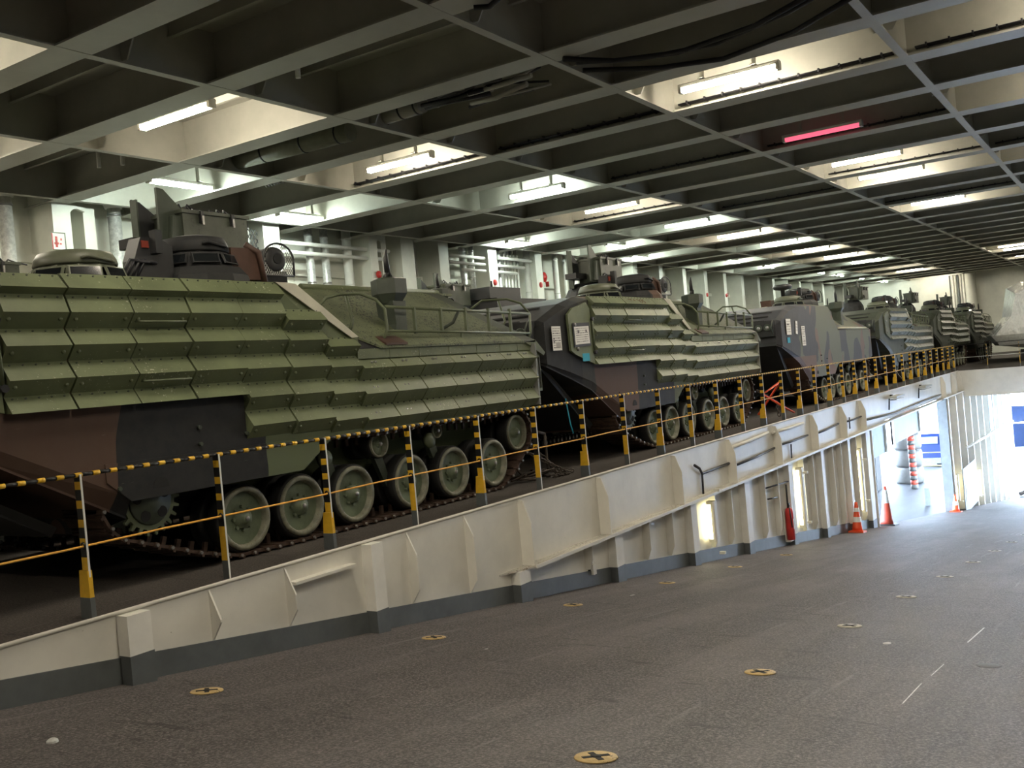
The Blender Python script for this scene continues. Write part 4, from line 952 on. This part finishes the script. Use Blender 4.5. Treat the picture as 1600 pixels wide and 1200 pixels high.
# junction clutter near the wall
q = atz(345, 278, 5.6); q.x = 13.3
mb = MB()
for k in range(8): mb.tube([q + Vector((0, -k * .07, 0)), q + Vector((.25, -.1 - k * .07, .12)), q + Vector((.7, .2 - k * .08, .02))], .02, 'cable', 5)
tag(mb.build('cable_tangle'), 'tangle of black cables beside the tube light near the left wall', 'cables')

# ------------------------------------------------------------------ chains on the deck
def chain(pts, label, m='chain', s=1.0):
    mb = MB(); P = [Vector(p) for p in pts]; L = sum((b - a).length for a, b in zip(P[:-1], P[1:])); n = int(L / (.055 * s)); 
    def along(d):
        for a, b in zip(P[:-1], P[1:]):
            l = (b - a).length
            if d <= l: return a + (b - a) * (d / l), (b - a).normalized()
            d -= l
        return P[-1], (P[-1] - P[-2]).normalized()
    for i in range(n):
        c, d = along((i + .5) * L / n); u = d.cross(Vector((0, .3, 1))).normalized(); v = d.cross(u)
        w = u if i % 2 else v
        mb.tube([c + d * (.038 * s * math.cos(t)) + w * (.02 * s * math.sin(t)) for t in [2 * math.pi * k / 8 for k in range(9)]], .007 * s, m, 5, False)
    tag(mb.build('lashing_chain'), label, 'chain', 'lashing chains at the vehicles')
chain([(10.45, .85, .55), (10.9, .6, .25), (11.3, .45, .02), (11.0, .5, .02), (11.5, .52, .03), (11.25, .6, .04)], 'rusty chain from the rear of the nearest vehicle down to the deck', s=1.3)
chain([(11.0, .9, .5), (11.2, .7, .2), (11.15, .55, .03), (11.55, .6, .03), (11.3, .75, .05)], 'second chain heaped on the deck between the first two vehicles', s=1.3)
rr = random.Random(5); mb = MB()
for k in range(14):
    p = Vector((10.85 + rr.uniform(-.2, .5), .55 + rr.uniform(-.05, .3), .03)); mb.tube([p, p + Vector((rr.uniform(-.3, .3), rr.uniform(-.2, .2), rr.uniform(0, .1))), p + Vector((rr.uniform(-.4, .4), .1, .02))], .014, 'chain', 5)
tag(mb.build('chain_heap'), 'heap of lashing chain on the deck behind the nearest vehicle', 'chains', kind='stuff')
tag(MB().tube([(11.5, .9, .55), (11.47, .88, .2), (11.45, .86, .02)], .02, 'chain', 6).tube([(11.5, .9, .55), (11.1, .8, .62)], .02, 'chain', 6).build('lashing_rod'), 'thin upright lashing rod between the first two vehicles', 'rod')
sx = 20.9
chain([(20.1, .8, .6), (20.7, .6, .3), (20.5, .5, .02)], 'chain behind the rear of the second vehicle', s=1.6)
tag(MB().tube([(19.9, .75, .10), (20.3, .35, .75), (19.4, .45, .55), (20.6, .35, .15), (20.9, .3, .05)], .025, 'orange', 6).build('orange_strap'), 'bright orange lashing strap behind the second vehicle', 'strap')
cable('mooring_line', [(11.9, .75, 1.0), (11.93, .72, .62), (11.95, .7, .5)], .010, 'thin teal cord hanging under the nose of the second vehicle', 'blue_tag')

# ------------------------------------------------------------------ wrapped craft at the end of the upper deck
wr = empty('wrapped_boat', (50.0, -4.5, 0))
rings = []
for x, w0, w1, zt in ((-3.2, .9, .6, 2.6), (-2.2, 3.9, 2.9, 3.2), (0, 4.45, 3.5, 3.55), (3, 4.5, 3.6, 3.6), (6, 4.2, 3.2, 3.4)):
    rings.append([(x, -w0, 1.15), (x, -w1 - .2, 2.0), (x, -w1, zt - .25), (x, -w1 + .6, zt), (x, w1 - .6, zt), (x, w1, zt - .25), (x, w1 + .25, 2.0), (x, w0, 1.15)])
MB().loft(rings, 'wrap').build('shrink_wrap', wr)
rings = [[(x, -w, 1.2), (x, -w * .92, .75), (x, -w * .5, z), (x, w * .5, z), (x, w * .92, .75), (x, w, 1.2)] for x, w, z in ((-3.4, 1.0, .9), (-2.2, 4.0, .5), (0, 4.5, .42), (3, 4.5, .42), (6, 4.3, .42))]
MB().loft(rings, 'reflect_gray').build('hull', wr)
for x in (-1, 2, 5): MB().box(x - .15, x + .15, -3, 3, 0, .5, 'dark').build('cradle', wr)
tag(wr, 'boat wrapped in shiny white plastic at the far end of the upper deck', 'boat')
# bundle of upright pipes on the far wall
for i in range(7):
    q = at(1484 + i * 4.2, 440, 0); d = ray(1484 + i * 4.2, 440); t = (XF - .35) / d.x; y = d.y * t - DY
    tag(MB().cyl((XF - .35, y, 0), (XF - .35, y, ZB), .08 if i % 2 else .05, 'pipe' if i % 3 else 'base_gray', 8).build('wall_pipe'), f'upright pipe in the bundle on the far wall, {ORD[i]} from the left', 'pipe', 'pipe bundle on the far wall')
d = ray(1516, 440); t = (XF - .6) / d.x
tag(MB().cyl((XF - .6, d.y * t - DY, 0), (XF - .6, d.y * t - DY, ZB), .33, 'whitewall', 20).build('wall_pipe'), 'thick white upright pipe on the far wall right of the bundle', 'pipe')

# ------------------------------------------------------------------ outside and below the deck
ZQ = -7.1
tag(MB().box(-20, 400, -250, 250, ZQ - .6, ZQ - .1, 'quay').build('ground_outside'), kind='structure')
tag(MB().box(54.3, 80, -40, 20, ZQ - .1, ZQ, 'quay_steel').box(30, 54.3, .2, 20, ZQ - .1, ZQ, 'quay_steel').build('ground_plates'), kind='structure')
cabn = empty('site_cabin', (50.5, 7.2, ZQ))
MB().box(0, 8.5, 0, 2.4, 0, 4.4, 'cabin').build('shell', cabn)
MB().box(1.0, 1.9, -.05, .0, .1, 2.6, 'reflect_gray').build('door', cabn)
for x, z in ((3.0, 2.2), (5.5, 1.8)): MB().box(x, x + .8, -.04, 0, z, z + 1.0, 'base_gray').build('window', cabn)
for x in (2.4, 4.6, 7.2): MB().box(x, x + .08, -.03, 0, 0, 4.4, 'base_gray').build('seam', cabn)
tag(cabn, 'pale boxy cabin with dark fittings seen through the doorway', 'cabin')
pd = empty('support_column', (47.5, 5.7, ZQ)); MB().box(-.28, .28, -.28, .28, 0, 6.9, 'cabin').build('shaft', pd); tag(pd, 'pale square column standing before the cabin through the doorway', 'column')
for k in range(5):
    z = ZQ + k * 1.0; y = 6.1
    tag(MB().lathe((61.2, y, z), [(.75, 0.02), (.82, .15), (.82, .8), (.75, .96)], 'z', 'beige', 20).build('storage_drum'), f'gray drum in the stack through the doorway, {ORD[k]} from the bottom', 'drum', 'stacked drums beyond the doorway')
mb = MB()
for k in range(26): mb.cyl((0, 0, k * .25), (0, 0, k * .25 + .25), .2, 'orange_dk' if k % 2 else 'beige', 10)
o = mb.build('striped_pole', None, (58.6, 5.35, ZQ)); tag(o, 'red and white striped pole beside the stacked drums', 'pole')
tr = empty('blue_truck', (68.0, 6.3, ZQ)); tr.scale = (.5, .78, .5)
MB().prism([(0, 1.0), (4.5, 1.0), (4.5, 4.4), (.6, 4.4), (0, 3.0)], 'y', -1.2, 1.2, 'blue').build('cab', tr)
MB().box(-.03, .6, -.95, .95, 3.15, 4.0, 'pale_blue').build('windscreen', tr)
MB().box(-.35, 0, -1.1, 1.1, .6, 1.3, 'base_gray').build('bumper', tr)
for yy in (-.9, .9): MB().lathe((1.0, yy, .55), [(.25, -.2), (.55, -.18), (.55, .18), (.25, .2)], 'y', 'rubber', 18).build('wheel', tr)
MB().box(4.6, 11, -1.3, 1.3, 1.1, 1.5, 'base_gray').build('flatbed', tr)
tag(tr, 'blue truck cab standing beyond the striped pole outside', 'truck')
tag(MB().box(-.12, .12, -.11, .11, 0, .9, 'base_gray').build('bollard', None, (52.6, 3.6, ZQ)), 'small gray upright post on the plates through the doorway', 'bollard')
tag(MB().tube([(0, 0, 0), (0, 0, 1.6), (.0, -1.3, 1.6), (0, -1.3, 0)], .06, 'yellow_pale', 6).tube([(0, 0, .8), (0, -1.3, .8)], .05, 'yellow_pale', 6).build('barrier_gate', None, (62.5, 5.6, ZQ)), 'pale yellow barrier frame below the blue truck', 'barrier')
tag(MB().prism([(0, 0), (9, 0), (9, 7.5)], 'y', 0, .4, 'reflect').build('loading_ramp', None, (58, 3.3, ZQ)), 'bright white slanting panel right of the blue truck', 'panel') if 0 else None
for x0, x1, z0, z1, lab in ((26.3, 29.0, -1.75, -.85, 'pale blue board under the deck above the doorway, nearer one'), (30.0, 34.0, -1.65, -.90, 'pale blue board with faint streaks under the deck, farther one')):
    tag(MB().box(x0, x1, .25, .3, z0, z1, 'pale_blue').box(x0, x0 + .05, .2, .3, z0, -.2, 'white').box(x1 - .05, x1, .2, .3, z0, -.2, 'white').build('hanging_board'), lab, 'board')
q0, q1 = at(1502, 730, -.36), at(1517, 720, -.36)
e = empty('notice_board', (q0.x, -.38, -4.3)); MB().box(0, q1.x - q0.x + .8, -.02, 0, -.7, .9, 'board_gray').build('board', e); MB().box(.3, 1.2, -.03, -.02, -.3, .3, 'yellow_pale').build('poster', e)
tag(e, 'pale blue notice board on the far ribs right of the doorway', 'notice board')
q2 = at(1545, 645, -.36); tag(MB().box(q2.x, q2.x + 1.0, -.38, -.36, q2.z - .8, q2.z + .9, 'pale_blue').build('notice_board'), 'small pale blue panel high on the far ribs', 'notice board')
sh = empty('blue_ship', (78, -6, ZQ))
MB().prism([(0, 1.0), (30, 1.0), (30, 4.2), (0, 5.2)], 'x', 0, 8, 'blue_ship') if 0 else None
MB().hexa([(0, -30, .1), (8, -30, .1), (8, 8.6, .1), (0, 8.6, .1), (-.5, -30, 2.0), (8, -30, 2.0), (8, 8.6, 3.1), (-.5, 8.6, 3.1)], 'blue_ship').build('hull', sh)
MB().tube([(-.7, -30, 1.6), (-.7, 8.4, 1.9)], .06, 'reflect', 6).tube([(-.7, 7.0, 1.9), (-.7, 7.0, .1)], .06, 'reflect', 6).tube([(-.7, 7.0, 1.6), (-.7, 3.0, .6)], .06, 'reflect', 6).build('railing', sh)
MB().box(0, 8, -30, 8.6, -.1, .1, 'reflect').build('waterline_fender', sh)
tag(sh, 'dark blue ship side with white railing at the right edge beyond the opening', 'ship')
q = atz(1598, 790, ZQ + .6)
q = atz(1594, 772, ZQ + .1); o = MB().tube([(0, 0, 0), (.25, -.3, .12), (.55, -.9, .3)], .10, 'chain', 8).build('rope_coil', None, q); tag(o, 'dark rope end lying at the foot of the ramp at the right edge', 'rope')
